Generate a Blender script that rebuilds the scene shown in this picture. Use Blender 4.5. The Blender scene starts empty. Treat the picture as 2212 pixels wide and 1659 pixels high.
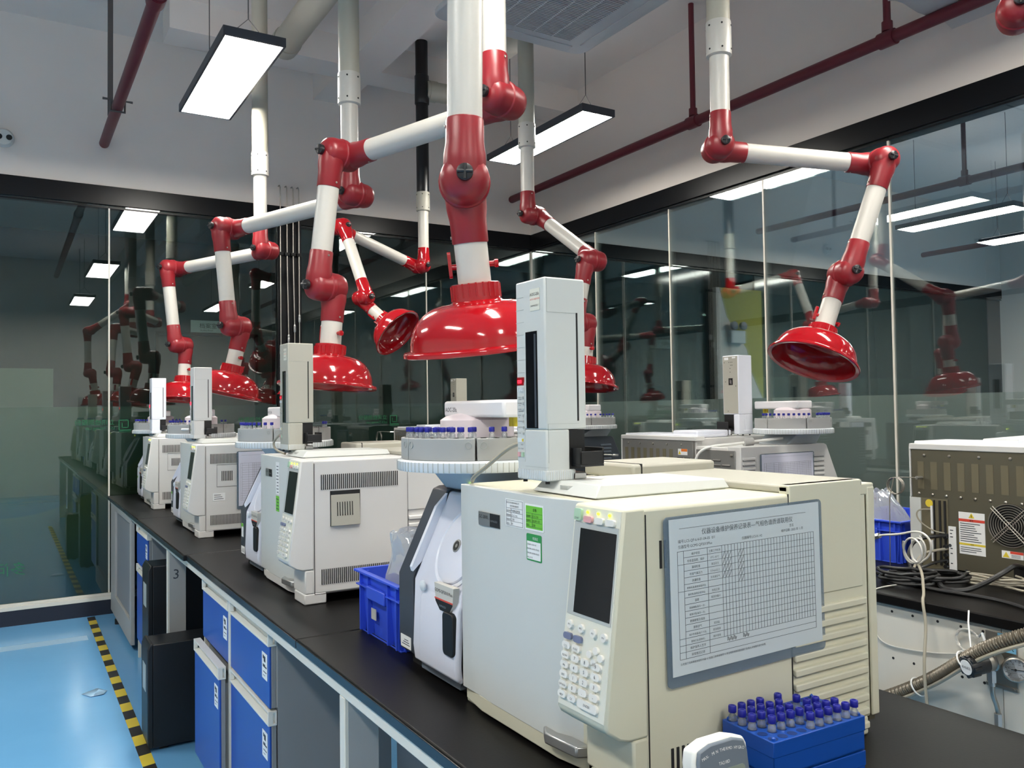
import bpy, math, random
from mathutils import Vector, Matrix
random.seed(7)
C = bpy.context.scene.collection
scn = bpy.context.scene
PI = math.pi
# ------------------------------------------------------------------ camera, world, exposure
YAW, PITCH, ROLL, EYE = 0.548678, 0.030019, -0.0139409, 1.388
cy, sy, cp, sp = math.cos(YAW), math.sin(YAW), math.cos(PITCH), math.sin(PITCH)
F = Vector((sy*cp, cy*cp, sp)); R0 = Vector((cy, -sy, 0)); U0 = R0.cross(F)
Rr = R0*math.cos(ROLL) + U0*math.sin(ROLL); Uu = -R0*math.sin(ROLL) + U0*math.cos(ROLL)
cam = bpy.data.objects.new('camera', bpy.data.cameras.new('camera')); C.objects.link(cam)
M = Matrix.Identity(4)
for i in range(3):
    M[i][0], M[i][1], M[i][2] = Rr[i], Uu[i], -F[i]
M[2][3] = EYE
cam.matrix_world = M
cam.data.sensor_width = 36.0; cam.data.lens = 1789.17/2212*36; cam.data.clip_start = 0.05; cam.data.clip_end = 60
scn.camera = cam
w = bpy.data.worlds.new('world'); scn.world = w; w.use_nodes = True
w.node_tree.nodes['Background'].inputs[0].default_value = (0.8, 0.9, 1.0, 1)
w.node_tree.nodes['Background'].inputs[1].default_value = 0.02
vs = scn.view_settings
vs.view_transform = 'Standard'; vs.look = 'None'; vs.gamma = 1; vs.use_curve_mapping = False
vs.exposure = 2.65
PANEL = 9.0            # radiance of the ceiling light panels
scn.cycles.use_denoising = True
scn.cycles.max_bounces = 10; scn.cycles.diffuse_bounces = 5; scn.cycles.glossy_bounces = 5
scn.cycles.transparent_max_bounces = 24; scn.cycles.transmission_bounces = 6
scn.cycles.sample_clamp_indirect = 6.0; scn.cycles.caustics_reflective = False; scn.cycles.caustics_refractive = False

# ------------------------------------------------------------------ materials
def lin(c): return tuple((x/12.92 if x <= .04045 else ((x+.055)/1.055)**2.4) for x in c)
def hx(h): return lin(tuple(int(h[i:i+2], 16)/255 for i in (0, 2, 4)))
def mat(name, h, rough=.5, metal=0., spec=.5, noise=0., nscale=30., bump=0., emit=None, coat=0., alpha=None):
    m = bpy.data.materials.new(name); m.use_nodes = True
    nt = m.node_tree; b = nt.nodes['Principled BSDF']
    c = hx(h) if isinstance(h, str) else h
    b.inputs['Base Color'].default_value = (*c, 1); b.inputs['Roughness'].default_value = rough
    b.inputs['Metallic'].default_value = metal; b.inputs['Specular IOR Level'].default_value = spec
    if coat: b.inputs['Coat Weight'].default_value = coat; b.inputs['Coat Roughness'].default_value = .06
    if emit: b.inputs['Emission Color'].default_value = (*hx(emit[0]), 1); b.inputs['Emission Strength'].default_value = emit[1]
    if alpha is not None: b.inputs['Alpha'].default_value = alpha
    if noise or bump:
        tc = nt.nodes.new('ShaderNodeTexCoord'); n = nt.nodes.new('ShaderNodeTexNoise')
        n.inputs['Scale'].default_value = nscale; n.inputs['Detail'].default_value = 4
        nt.links.new(tc.outputs['Object'], n.inputs['Vector'])
        if noise:
            mx = nt.nodes.new('ShaderNodeMix'); mx.data_type = 'RGBA'
            mx.inputs[6].default_value = (*[x*(1-noise) for x in c], 1); mx.inputs[7].default_value = (*[min(1, x*(1+noise)) for x in c], 1)
            nt.links.new(n.outputs['Fac'], mx.inputs[0]); nt.links.new(mx.outputs[2], b.inputs['Base Color'])
        if bump:
            bp = nt.nodes.new('ShaderNodeBump'); bp.inputs['Strength'].default_value = bump; bp.inputs['Distance'].default_value = .002
            nt.links.new(n.outputs['Fac'], bp.inputs['Height']); nt.links.new(bp.outputs[0], b.inputs['Normal'])
    return m
def glassmat(name, tint, refl, rough=0.0):
    m = bpy.data.materials.new(name); m.use_nodes = True; nt = m.node_tree; nt.nodes.clear()
    o = nt.nodes.new('ShaderNodeOutputMaterial'); t = nt.nodes.new('ShaderNodeBsdfTransparent'); g = nt.nodes.new('ShaderNodeBsdfGlossy')
    mx = nt.nodes.new('ShaderNodeMixShader'); fr = nt.nodes.new('ShaderNodeLayerWeight'); fr.inputs[0].default_value = .35
    ad = nt.nodes.new('ShaderNodeMath'); ad.operation = 'MULTIPLY_ADD'; ad.inputs[1].default_value = .5; ad.inputs[2].default_value = refl
    ad.use_clamp = True
    t.inputs[0].default_value = (*tint, 1); g.inputs[0].default_value = (.9, .95, .95, 1); g.inputs['Roughness'].default_value = rough
    nt.links.new(fr.outputs['Fresnel'], ad.inputs[0]); nt.links.new(ad.outputs[0], mx.inputs[0])
    nt.links.new(t.outputs[0], mx.inputs[1]); nt.links.new(g.outputs[0], mx.inputs[2]); nt.links.new(mx.outputs[0], o.inputs[0])
    return m
MT = {}
def D(k, *a, **kw): MT[k] = mat(k, *a, **kw)
D('paint', 'e7dfd7', .7, noise=.03, nscale=3)
D('paint_far', 'd6d0c8', .7, noise=.03, nscale=3)
D('black_trim', '0a0c10', .30, spec=.25)
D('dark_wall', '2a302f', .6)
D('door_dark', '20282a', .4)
D('white_trim', 'd2cfc4', .45)
D('navy', '151c2c', .5)
D('worktop', '0e0d0d', .42, spec=.15, noise=.12, nscale=160, bump=.05)
D('worktop_edge', '151b21', .25)
D('alu', 'dad5c8', .35)
D('grey_panel', '84878a', .5, noise=.03, nscale=8)
D('grey_light', 'a5a5a2', .5)
D('cab_blue', '1b4ba6', .38)
D('cab_handle', 'd8d8d2', .4)
D('black_pc', '0c1016', .42)
D('dark', '08090b', .5)
D('slot', '17181a', .7)
D('gc_cream', 'c6c4b0', .48, noise=.03, nscale=6)
D('gc_white', 'cfcecb', .45, noise=.02, nscale=6)
D('gc_top', 'a9a79b', .45)  # housing tone darkened for the lids, offsetting the strong overhead light in colour
D('gc_door', 'c6c9c6', .42)
D('key_face', 'd6d5c8', .45)
D('key', 'dedcd6', .35)
D('key_blue', '6f7691', .4)
D('key_green', 'a9c7ac', .4)
D('key_pink', 'd9a3a6', .4)
D('screen', '16191c', .15)
D('screen_frame', 'b0b3b0', .5)
D('led', 'c8e020', .4, emit=('d8f020', 1.2))
D('led_red', 'ff2a30', .4, emit=('ff1828', 2.0))
D('charcoal', '3c424b', .42)
D('ms_white', 'd3d5e0', .35)
D('ms_white2', 'dcdfe8', .3)
D('badge_silver', 'c6c2b8', .35)
D('silver', 'b8b8b6', .3, metal=.8)
D('steel', 'aaa59c', .42, metal=1)
D('back_metal', '6e6a5a', .38, metal=.55, noise=.1, nscale=5)
D('back_grey', '8b8a87', .4, metal=.5, noise=.06, nscale=5)
D('slot_metal', '7d7660', .4, metal=.4)
D('rack_grey', 'a3a4a2', .5)
D('rim_white', 'd5dbdf', .4)
D('neck', 'aab3ba', .4)
D('arm_white', 'e2e0e2', .4)
D('hub_pink', 'e2d7dc', .4)
D('yellow', 'c8b62e', .4)
D('red', 'a20e18', .12, coat=.4)
D('red_joint', '861c24', .36)
D('tube_white', 'c2bfb7', .35)
D('tube_cream', 'b2ae9e', .4)
D('black_tube', '101216', .3)
D('knob', '17181b', .4)
D('pipe_red', '6a2430', .4)
D('hanger', '55504e', .5)
D('crate', '3453d2', .35)
D('tape_yellow', 'c6b33c', .5)
D('tape_black', '22211f', .5)
D('line_pale', '8fb4d0', .35)
D('paper', 'bcc6cb', .6)
D('paper2', 'd5d6e4', .6)
D('ink', '3a4148', .7)
D('ink_black', '101010', .6)
D('holder', '6d7f90', .2, alpha=.55)
D('sticker', 'e6e7e6', .5)
D('sticker_green', '6fbf3a', .5)
D('label_red', 'd24a3a', .5)
D('label_yellow', 'd9c23c', .5)
D('label_orange', 'd8742e', .5)
D('sign_blue', '7db9d8', .5)
D('rack_blue', '08449c', .35)
D('rack_hole', '062a66', .5)
D('cap_blue', '1b1f8c', .35)
D('vial_liquid', 'c9c6bc', .2)
D('hose', '645d50', .35, metal=.3)
D('cable_black', '141517', .45)
D('cable_grey', '9a9484', .5)
D('wire_white', 'd5d3cc', .35, metal=.4)
D('gauge_face', 'e9ecef', .4)
D('device', '66707b', .4)
D('device_white', 'd9dad6', .4)
D('lcd', '7f8a80', .3)
D('lamp_frame', '3c4048', .4)
D('green_print', '1d6b45', .6)
D('film_right', 'a2a8a4', .42, noise=.03, nscale=2)
D('ac_white', 'c9c6c3', .5)
D('ac_dark', '4a4c4f', .6)
D('mural_yellow', 'a5a02c', .6)
D('sign_plate', 'c9cfcf', .5)
MT['panel'] = mat('light_panel', 'ffffff', .5, emit=('fffaf0', PANEL))
MT['added_uplight'] = mat('added_uplight_glow', 'ffffff', .5, emit=('f2f0f6', PANEL*.055))  # weak upward glow, added as fill for the ceiling
MT['panel_far'] = mat('light_panel_far', 'ffffff', .5, emit=('fffaf0', PANEL*.9))
MT['glass_right'] = glassmat('glass_right', (.90, .94, .93), .09)
MT['glass_back'] = glassmat('glass_back', (.72, .80, .77), .05)
def thinplastic(name, h, rough, white, refl):
    """clear plastic or glass that also scatters a little"""
    m = glassmat(name, (.93, .95, .96), refl, rough); nt = m.node_tree; o = nt.nodes['Material Output']
    src = o.inputs[0].links[0].from_socket; d = nt.nodes.new('ShaderNodeBsdfDiffuse'); d.inputs[0].default_value = (*hx(h), 1)
    tl = nt.nodes.new('ShaderNodeBsdfTranslucent'); tl.inputs[0].default_value = (*hx(h), 1)
    a = nt.nodes.new('ShaderNodeMixShader'); a.inputs[0].default_value = .5; nt.links.new(d.outputs[0], a.inputs[1]); nt.links.new(tl.outputs[0], a.inputs[2])
    mx = nt.nodes.new('ShaderNodeMixShader'); mx.inputs[0].default_value = white
    nt.links.new(src, mx.inputs[1]); nt.links.new(a.outputs[0], mx.inputs[2]); nt.links.new(mx.outputs[0], o.inputs[0]); return m
MT['vial_glass'] = thinplastic('vial_glass', 'e4e8ea', .03, .22, .08)
MT['bag'] = thinplastic('bag_plastic', 'fbfcff', .06, .24, .12)
def film_back():
    m = mat('film_back', '46564e', .45); nt = m.node_tree; b = nt.nodes['Principled BSDF']
    tc = nt.nodes.new('ShaderNodeTexCoord'); s = nt.nodes.new('ShaderNodeSeparateXYZ'); nt.links.new(tc.outputs['Object'], s.inputs[0])
    # printed mural: a pale green swoosh rising to the side, below it olive then blue-green; darker further along
    sq = nt.nodes.new('ShaderNodeMath'); sq.operation = 'MULTIPLY'; nt.links.new(s.outputs[0], sq.inputs[0]); nt.links.new(s.outputs[0], sq.inputs[1])
    ma = nt.nodes.new('ShaderNodeMath'); ma.operation = 'MULTIPLY_ADD'; ma.inputs[1].default_value = -.55; nt.links.new(sq.outputs[0], ma.inputs[0]); nt.links.new(s.outputs[2], ma.inputs[2])
    cr = nt.nodes.new('ShaderNodeValToRGB'); nt.links.new(ma.outputs[0], cr.inputs[0]); e = cr.color_ramp.elements
    e[0].position = .12; e[0].color = (*hx('3a5058'), 1); e[1].position = .40; e[1].color = (*hx('4a5e4e'), 1)
    for p, c in ((.62, '566546'), (.70, '5f6b45'), (.715, '48604f'), (.95, '5d7560')):
        x = e.new(p); x.color = (*hx(c), 1)
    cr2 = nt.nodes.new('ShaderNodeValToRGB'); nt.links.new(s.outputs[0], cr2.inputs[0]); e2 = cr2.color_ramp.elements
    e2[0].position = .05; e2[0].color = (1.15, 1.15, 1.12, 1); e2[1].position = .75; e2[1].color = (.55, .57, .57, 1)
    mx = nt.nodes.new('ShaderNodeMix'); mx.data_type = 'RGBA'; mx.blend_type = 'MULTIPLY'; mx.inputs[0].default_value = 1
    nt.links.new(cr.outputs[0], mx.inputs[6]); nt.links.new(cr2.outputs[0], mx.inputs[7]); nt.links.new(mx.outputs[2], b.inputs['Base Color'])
    return m
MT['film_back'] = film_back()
def floor_mat():
    m = mat('floor_epoxy', '6aa4d0', .16); nt = m.node_tree; b = nt.nodes['Principled BSDF']
    tc = nt.nodes.new('ShaderNodeTexCoord'); n = nt.nodes.new('ShaderNodeTexNoise'); n.inputs['Scale'].default_value = 1.3; n.inputs['Detail'].default_value = 6
    nt.links.new(tc.outputs['Object'], n.inputs[0]); cr = nt.nodes.new('ShaderNodeValToRGB')
    cr.color_ramp.elements[0].color = (*hx('5c98c8'), 1); cr.color_ramp.elements[1].color = (*hx('70abd8'), 1)
    nt.links.new(n.outputs[0], cr.inputs[0]); nt.links.new(cr.outputs[0], b.inputs['Base Color'])
    n2 = nt.nodes.new('ShaderNodeTexNoise'); n2.inputs['Scale'].default_value = 6; nt.links.new(tc.outputs['Object'], n2.inputs[0])
    bp = nt.nodes.new('ShaderNodeBump'); bp.inputs['Strength'].default_value = .06; bp.inputs['Distance'].default_value = .01
    nt.links.new(n2.outputs[0], bp.inputs['Height']); nt.links.new(bp.outputs[0], b.inputs['Normal'])
    return m
MT['floor'] = floor_mat()

# ------------------------------------------------------------------ mesh helpers
class MB:
    def __init__(s): s.v = []; s.f = []; s.mi = []
    def add(s, vs, fs, mi=0, M=None):
        o = len(s.v)
        s.v += [tuple(M @ Vector(p)) if M else tuple(p) for p in vs]
        s.f += [tuple(i+o for i in f) for f in fs]; s.mi += [mi]*len(fs); return s
    def box(s, x0, y0, z0, x1, y1, z1, mi=0, M=None):
        x0, x1 = min(x0, x1), max(x0, x1); y0, y1 = min(y0, y1), max(y0, y1); z0, z1 = min(z0, z1), max(z0, z1)
        return s.add([(x0, y0, z0), (x1, y0, z0), (x1, y1, z0), (x0, y1, z0), (x0, y0, z1), (x1, y0, z1), (x1, y1, z1), (x0, y1, z1)],
                     [(3, 2, 1, 0), (4, 5, 6, 7), (0, 1, 5, 4), (1, 2, 6, 5), (2, 3, 7, 6), (3, 0, 4, 7)], mi, M)
    def prism(s, poly, ax, a, b, mi=0, M=None):
        # poly: 2-D points; ax 'x': (y,z), 'y': (x,z), 'z': (x,y)
        def P(p, t): return (t, p[0], p[1]) if ax == 'x' else (p[0], t, p[1]) if ax == 'y' else (p[0], p[1], t)
        n = len(poly); vs = [P(p, a) for p in poly] + [P(p, b) for p in poly]
        fs = [tuple(range(n-1, -1, -1)), tuple(range(n, 2*n))] + [(i, (i+1) % n, n+(i+1) % n, n+i) for i in range(n)]
        return s.add(vs, fs, mi, M)
    def lathe(s, prof, org=(0, 0, 0), axis=(0, 0, 1), seg=32, mi=0, M=None):
        a = Vector(axis).normalized(); t = Vector((1, 0, 0)) if abs(a.x) < .8 else Vector((0, 1, 0))
        u = a.cross(t).normalized(); v = a.cross(u); o = Vector(org); vs = []; fs = []; rings = []
        for r, h in prof:
            if r < 1e-6: rings.append([len(vs)]); vs.append(o+a*h)
            else:
                rings.append(list(range(len(vs), len(vs)+seg)))
                vs += [o+a*h+(u*math.cos(k*2*PI/seg)+v*math.sin(k*2*PI/seg))*r for k in range(seg)]
        for A, B in zip(rings, rings[1:]):
            for k in range(seg):
                k2 = (k+1) % seg
                if len(A) == 1 and len(B) == 1: continue
                if len(A) == 1: fs.append((A[0], B[k], B[k2]))
                elif len(B) == 1: fs.append((A[k], B[0], A[k2]))
                else: fs.append((A[k], B[k], B[k2], A[k2]))
        if len(rings[0]) > 1: fs.append(tuple(rings[0]))
        if len(rings[-1]) > 1: fs.append(tuple(reversed(rings[-1])))
        return s.add(vs, fs, mi, M)
    def cyl(s, p, q, r, seg=20, r2=None, mi=0, M=None):
        p, q = Vector(p), Vector(q); L = (q-p).length
        return s.lathe([(r, 0), (r if r2 is None else r2, L)], p, q-p, seg, mi, M)
    def tube(s, pts, r, seg=10, mi=0, M=None, smooth=0):
        P = [Vector(p) for p in pts]
        for _ in range(smooth):
            Q = [P[0]]
            for a, b in zip(P, P[1:]): Q += [a*.75+b*.25, a*.25+b*.75]
            P = Q+[P[-1]]
        vs = []; fs = []; u = None
        for i, p in enumerate(P):
            t = (P[min(i+1, len(P)-1)]-P[max(i-1, 0)])
            t = t.normalized() if t.length > 1e-9 else Vector((0, 0, 1))
            if u is None: u = t.cross(Vector((0, 0, 1)) if abs(t.z) < .9 else Vector((1, 0, 0))).normalized()
            u = (u-t*u.dot(t)).normalized(); v = t.cross(u); rr = r(i/(len(P)-1)) if callable(r) else r
            vs += [p+(u*math.cos(k*2*PI/seg)+v*math.sin(k*2*PI/seg))*rr for k in range(seg)]
        for i in range(len(P)-1):
            for k in range(seg):
                k2 = (k+1) % seg; fs.append((i*seg+k, i*seg+k2, (i+1)*seg+k2, (i+1)*seg+k))
        n = (len(P)-1)*seg; fs += [tuple(range(seg-1, -1, -1)), tuple(range(n, n+seg))]
        return s.add(vs, fs, mi, M)
    def build(s, name, mats, parent=None, bevel=0., W=False, recalc=True, seg=2):
        me = bpy.data.meshes.new(name)
        off = Vector((0, 0, 0))
        if W and parent is not None:
            p = parent
            while p is not None: off = off+Vector(p.location); p = p.parent
        me.from_pydata([tuple(Vector(v)-off) for v in s.v], [], s.f)
        if not isinstance(mats, (list, tuple)): mats = [mats]
        for m in mats: me.materials.append(MT[m] if isinstance(m, str) else m)
        for p, i in zip(me.polygons, s.mi): p.material_index = i
        if recalc:
            import bmesh
            bm = bmesh.new(); bm.from_mesh(me); bmesh.ops.recalc_face_normals(bm, faces=bm.faces); bm.to_mesh(me); bm.free()
        me.shade_smooth(); me.set_sharp_from_angle(angle=math.radians(38))
        o = bpy.data.objects.new(name, me); C.objects.link(o)
        if parent is not None: o.parent = parent
        if bevel:
            b = o.modifiers.new('edge', 'BEVEL'); b.width = bevel; b.segments = seg; b.limit_method = 'ANGLE'; b.angle_limit = math.radians(40); b.harden_normals = False
        return o
def B(*a, mi=0): return MB().box(*a, mi=mi)
def tag(o, label, cat, group=None, kind=None):
    o['label'] = label; o['category'] = cat
    if group: o['group'] = group
    if kind: o['kind'] = kind
    return o
def thing(name, label, cat, loc=(0, 0, 0), rz=0., group=None):
    o = bpy.data.objects.new(name, None); C.objects.link(o); o.empty_display_size = .05
    o.location = loc; o.rotation_euler = (0, 0, rz); return tag(o, label, cat, group)
def struct(name, mb, m, bevel=0.):
    o = mb.build(name, m, None, bevel); o['kind'] = 'structure'; return o
_dg = None
def text_mb(mb, s, size, M, mi=0, align='LEFT', thick=0.):
    """printed lettering: glyph outlines filled, laid flat in M's xy plane"""
    cu = bpy.data.curves.new('lettering', 'FONT'); cu.body = s; cu.size = size; cu.align_x = align; cu.resolution_u = 2; cu.extrude = thick
    o = bpy.data.objects.new('lettering', cu); C.objects.link(o)
    dg = bpy.context.evaluated_depsgraph_get(); me = bpy.data.meshes.new_from_object(o.evaluated_get(dg))
    mb.add([tuple(v.co) for v in me.vertices], [tuple(p.vertices) for p in me.polygons], mi, M)
    bpy.data.objects.remove(o); bpy.data.curves.remove(cu); bpy.data.meshes.remove(me)
def frame(o, x, y):
    """matrix whose x axis is x, y axis is y (unit vectors), origin o"""
    x = Vector(x).normalized(); y = Vector(y).normalized(); z = x.cross(y)
    m = Matrix.Identity(4)
    for i in range(3): m[i][0], m[i][1], m[i][2], m[i][3] = x[i], y[i], z[i], o[i]
    return m
def rounded(x0, y0, x1, y1, r, n=5):
    out = []
    for cx, cyy, a in ((x1-r, y1-r, 0), (x0+r, y1-r, PI/2), (x0+r, y0+r, PI), (x1-r, y0+r, 1.5*PI)):
        out += [(cx+r*math.cos(a+k*PI/2/n), cyy+r*math.sin(a+k*PI/2/n)) for k in range(n+1)]
    return out
# ------------------------------------------------------------------ room
YB, XR, ZC, ZT, ZL = 6.45, 4.173, 4.11, 3.003, 2.868     # back glass, right glass, ceiling, band top, band bottom
XL, YF, XE = -3.47, -3.6, 12.2
WT = .82                                                  # worktop height
struct('floor', B(XL-.3, YF-.2, -.1, XE, 9.0, 0), 'floor')
struct('ceiling', B(XL-.3, YF-.2, ZC, XE, 9.0, ZC+.15), 'paint')
struct('wall_back', B(XL, YB, ZT, XE, YB+.15, ZC), 'paint')
struct('wall_right', B(XR, YF, ZT, XR+.14, YB, ZC), 'paint')
struct('wall_left', B(XL-.15, YF, 0, XL, YB, ZC), 'paint')
struct('wall_front', B(XL-.15, YF-.15, 0, XE, YF, ZC), 'paint')
struct('wall_far_right', B(XE, YF, 0, XE+.1, 9, ZC), 'paint_far')
struct('trim_1', B(XL, YB-.012, ZL, XE, YB+.15, ZT), 'black_trim', .003)
struct('trim_2', B(XR-.012, YF, ZL, XR+.15, YB-.012, ZT), 'black_trim', .003)
struct('trim_3', B(XL-.02, YF, ZL, XL+.012, YB-.012, ZT), 'black_trim')
struct('trim_4', MB().box(XL, YB-.006, ZL-.022, XE, YB+.02, ZL-.012).box(XL, YB+.005, ZL-.012, XE, YB+.03, ZL), 'black_trim')
struct('trim_5', MB().box(XR-.006, YF, ZL-.022, XR+.02, YB-.01, ZL-.012).box(XR+.005, YF, ZL-.012, XR+.03, YB-.01, ZL), 'black_trim')
struct('baseboard_back', MB().box(XL, YB-.015, 0, 1.80, YB+.05, .10).box(1.99, YB-.015, 0, XR, YB+.05, .10), 'navy')
struct('baseboard_right', B(XR-.015, YF, 0, XR+.05, YB-.02, .10), 'navy')
struct('trim_6', MB().box(XL, YB-.018, .10, 1.80, YB+.045, .128).box(XL, YB-.010, .128, 1.80, YB+.04, .146).box(1.99, YB-.018, .10, XR, YB+.045, .128), 'white_trim', .002)
struct('trim_7', B(XR-.016, YF, .10, XR+.045, YB-.02, .146), 'white_trim')
# glass panes with pale silicone joints
xs = [XL, -2.18, -.78, .619, 1.80]; n = 1
for a, b in list(zip(xs, xs[1:]))+[(1.99, 3.09), (3.09, XR)]:
    struct('window_%d' % n, B(a+.005, YB, .146, b-.005, YB+.010, ZL), 'glass_back'); n += 1
ysm = [YB-.012, 5.47, 4.575, 3.683, 2.79, 1.893, 1.0, .1, -.8, -1.7, -2.6, YF]
for a, b in zip(ysm, ysm[1:]):
    struct('window_%d' % n, B(XR, b+.005, .146, XR+.010, a-.005, ZL), 'glass_right'); n += 1
k = 8
for x in (-2.18, -.78, .619, 3.09):
    struct('trim_%d' % k, B(x-.005, YB-.002, .146, x+.005, YB+.012, ZL-.02), 'alu'); k += 1
for y in ysm[1:-1]:
    struct('trim_%d' % k, B(XR-.002, y-.006, .146, XR+.012, y+.006, ZL-.02), 'alu'); k += 1
struct('trim_%d' % k, B(XR-.012, YB-.012, .146, XR+.012, YB+.012, ZL-.02), 'alu'); k += 1
struct('trim_%d' % k, MB().box(1.80, YB-.03, 0, 1.99, YB+.14, ZL), 'black_trim', .004); k += 1
# frosted privacy film behind the panes up to 1.44 m; back films coloured dark for the unlit corridor behind
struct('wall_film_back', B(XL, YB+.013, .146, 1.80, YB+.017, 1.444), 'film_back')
struct('wall_film_corner', B(1.99, YB+.013, .146, XR, YB+.017, 1.444), mat('film_corner', '46524e', .45))
struct('wall_film_right', B(XR+.013, YF, .146, XR+.017, YB, 1.436), 'film_right')
# printing on the back film, seen from behind so it reads mirrored
def mirrored(x, z): return frame((x, YB-.0008, z), (-1, 0, 0), (0, 0, 1))
for lx, sc in ((.66, 1.), (1.76, 1.), (2.72, 1.)):
    lg = MB()
    text_mb(lg, '立讯检测股份', .042*sc, mirrored(lx-.005, 1.318)); text_mb(lg, 'LCS Testing Lab', .028*sc, mirrored(lx-.005, 1.284))
    q = lambda a, b, c, d: lg.box(lx+a, YB-.0012, 1.272+b, lx+c, YB-.0004, 1.272+d)
    q(.02, 0, .10, .008); q(.02, 0, .026, .078); q(.02, .072, .085, .078); q(.079, .02, .085, .078); q(.04, .02, .085, .026); q(.04, .02, .046, .055)
    lg.box(lx+.02, YB-.0012, 1.262, lx+.10, YB-.0004, 1.266)
    tag(lg.build('window_logo_print', 'green_print'), 'green company logo print on the frosted glass film, ' + ('over the free floor end' if lx < 1 else 'behind the third tower' if lx < 2 else 'behind the open crate corner'), 'decal', 'logo prints on the back glass')
ln = MB(); text_mb(ln, '多问', .095, mirrored(.12, .335))
tag(ln.build('window_text_print', 'green_print'), 'large green characters printed low on the frosted glass film', 'decal')
lf = MB().prism([(-.40, .70), (-.30, .80), (-.12, .845), (-.035, .84), (-.06, .76), (-.16, .69), (-.30, .66)], 'y', YB-.0012, YB-.0004)
tag(lf.build('window_leaf_print', mat('leaf_print', '2c7a3e', .5)), 'dark green leaf shape printed on the frosted glass film', 'decal')
# ceiling beams
struct('ceiling_beam_1', B(2.10, YF, 3.9, 2.37, YB, ZC), 'paint')
struct('ceiling_beam_2', B(.9, 5.68, 3.901, XR, 5.94, ZC), 'paint')
# corridor and neighbouring room seen through the glass
struct('ceiling_corridor', B(XL, YB+.16, 2.88, XE, 7.62, 2.95), mat('tile', '8e9a9a', .8))
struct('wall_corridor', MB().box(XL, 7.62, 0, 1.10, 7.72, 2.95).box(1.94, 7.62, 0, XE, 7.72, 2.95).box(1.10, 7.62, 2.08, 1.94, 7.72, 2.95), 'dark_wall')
struct('door_1', MB().box(1.10, 7.635, 0, 1.94, 7.66, 2.08), 'door_dark')
struct('door_frame_1', MB().box(1.09, 7.60, 0, 1.115, 7.64, 2.09).box(1.925, 7.60, 0, 1.95, 7.64, 2.09).box(1.09, 7.60, 2.07, 1.95, 7.64, 2.095), 'black_trim')
struct('wall_corridor_low', B(XL, 7.45, 0, .318, 7.60, 1.755), mat('low_wall', '8f998c', .7))
sg = thing('door_sign', 'pale door sign plate reading 档案室 above the corridor door beyond the glass', 'sign', (1.51, 7.59, 2.10))
B(1.37, 7.585, 2.095, 1.66, 7.60, 2.20).build('plate', 'sign_plate', sg, W=True)
tx = MB(); text_mb(tx, '档案室', .05, frame((1.44, 7.5835, 2.135), (1, 0, 0), (0, 0, 1))); text_mb(tx, 'Archive Room', .018, frame((1.45, 7.5835, 2.108), (1, 0, 0), (0, 0, 1)))
tx.build('lettering', 'ink_black', sg, W=True)
# neighbouring room, beyond the right glass: a white painted panel with a yellow print, emergency lamp on it
struct('wall_neighbour_panel', B(6.47, YB-.07, 0, 7.16, YB-.02, 2.66), 'paint_far')
yp = MB().prism([(6.52, 2.66), (7.16, 2.66), (7.16, 1.45), (6.98, 1.75), (6.92, 2.0), (6.62, 2.35)], 'y', YB-.074, YB-.0705)
o = yp.build('wall_print_yellow', 'mural_yellow'); o['kind'] = 'structure'
el = thing('emergency_lamp', 'twin-headed white emergency lamp on the yellow and white panel beyond the glass', 'lamp', (6.72, YB-.075, 2.10))
B(6.62, YB-.13, 2.06, 6.84, YB-.075, 2.20).build('case', 'sign_plate', el, .008, W=True)
for x in (6.66, 6.80):
    MB().lathe([(.02, 0), (.045, .02), (.045, .05), (.03, .055)], (x, YB-.10, 2.245), (0, -1, .1), 20).build('lamp_head', 'device', el, W=True)
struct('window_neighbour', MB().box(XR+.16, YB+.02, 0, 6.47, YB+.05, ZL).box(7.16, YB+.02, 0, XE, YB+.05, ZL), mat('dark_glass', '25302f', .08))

# ------------------------------------------------------------------ suspended lights
def light(x0, x1, y0, y1, label, far=False, ztop=ZC, z=3.185):
    t = thing('light_panel', label, 'ceiling light', ((x0+x1)/2, (y0+y1)/2, z), 0, 'suspended light panels')
    fr = MB(); e = .012
    fr.box(x0-e, y0-e, z, x0, y1+e, z+.045).box(x1, y0-e, z, x1+e, y1+e, z+.045).box(x0, y0-e, z, x1, y0, z+.045).box(x0, y1, z, x1, y1+e, z+.045)
    fr.box(x0, y0, z+.035, x1, y1, z+.045)
    fr.build('frame', 'lamp_frame', t, W=True)
    B(x0, y0, z+.003, x1, y1, z+.030).build('diffuser', 'panel_far' if far else 'panel', t, W=True)
    B(x0+.01, y0+.01, z+.0455, x1-.01, y1-.01, z+.050).build('added_top_glow', 'added_uplight', t, W=True)  # glowing top plate added only to brighten the ceiling
    for y in (y0+.12, y1-.12):
        c = (x0+x1)/2
        MB().tube([(c, y, ztop), (c, y, z+.16)], .003, 6).tube([(c, y, z+.16), (x0+.03, y, z+.045)], .0018, 6).tube([(c, y, z+.16), (x1-.03, y, z+.045)], .0018, 6).build('wire', 'hanger', t, W=True)
light(.885, 1.16, 4.02, 5.18, 'bright light panel hung over the far end of the island bench')
light(2.975, 3.20, 4.0, 5.14, 'bright light panel partly behind the cream drop pipe')
light(.885, 1.16, .82, 1.98, 'light panel over the near end of the island bench')
light(2.975, 3.20, .82, 1.98, 'light panel over the near end of the bench along the glass')
light(.885, 1.16, -2.4, -1.24, 'light panel over the near aisle')
light(2.975, 3.20, -2.4, -1.24, 'light panel near the glass at the room\'s entrance end')
light(-1.24, -.965, 4.02, 5.18, 'light panel over the open floor by the back glass')
light(-1.24, -.965, .82, 1.98, 'light panel over the middle of the open floor')
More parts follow.
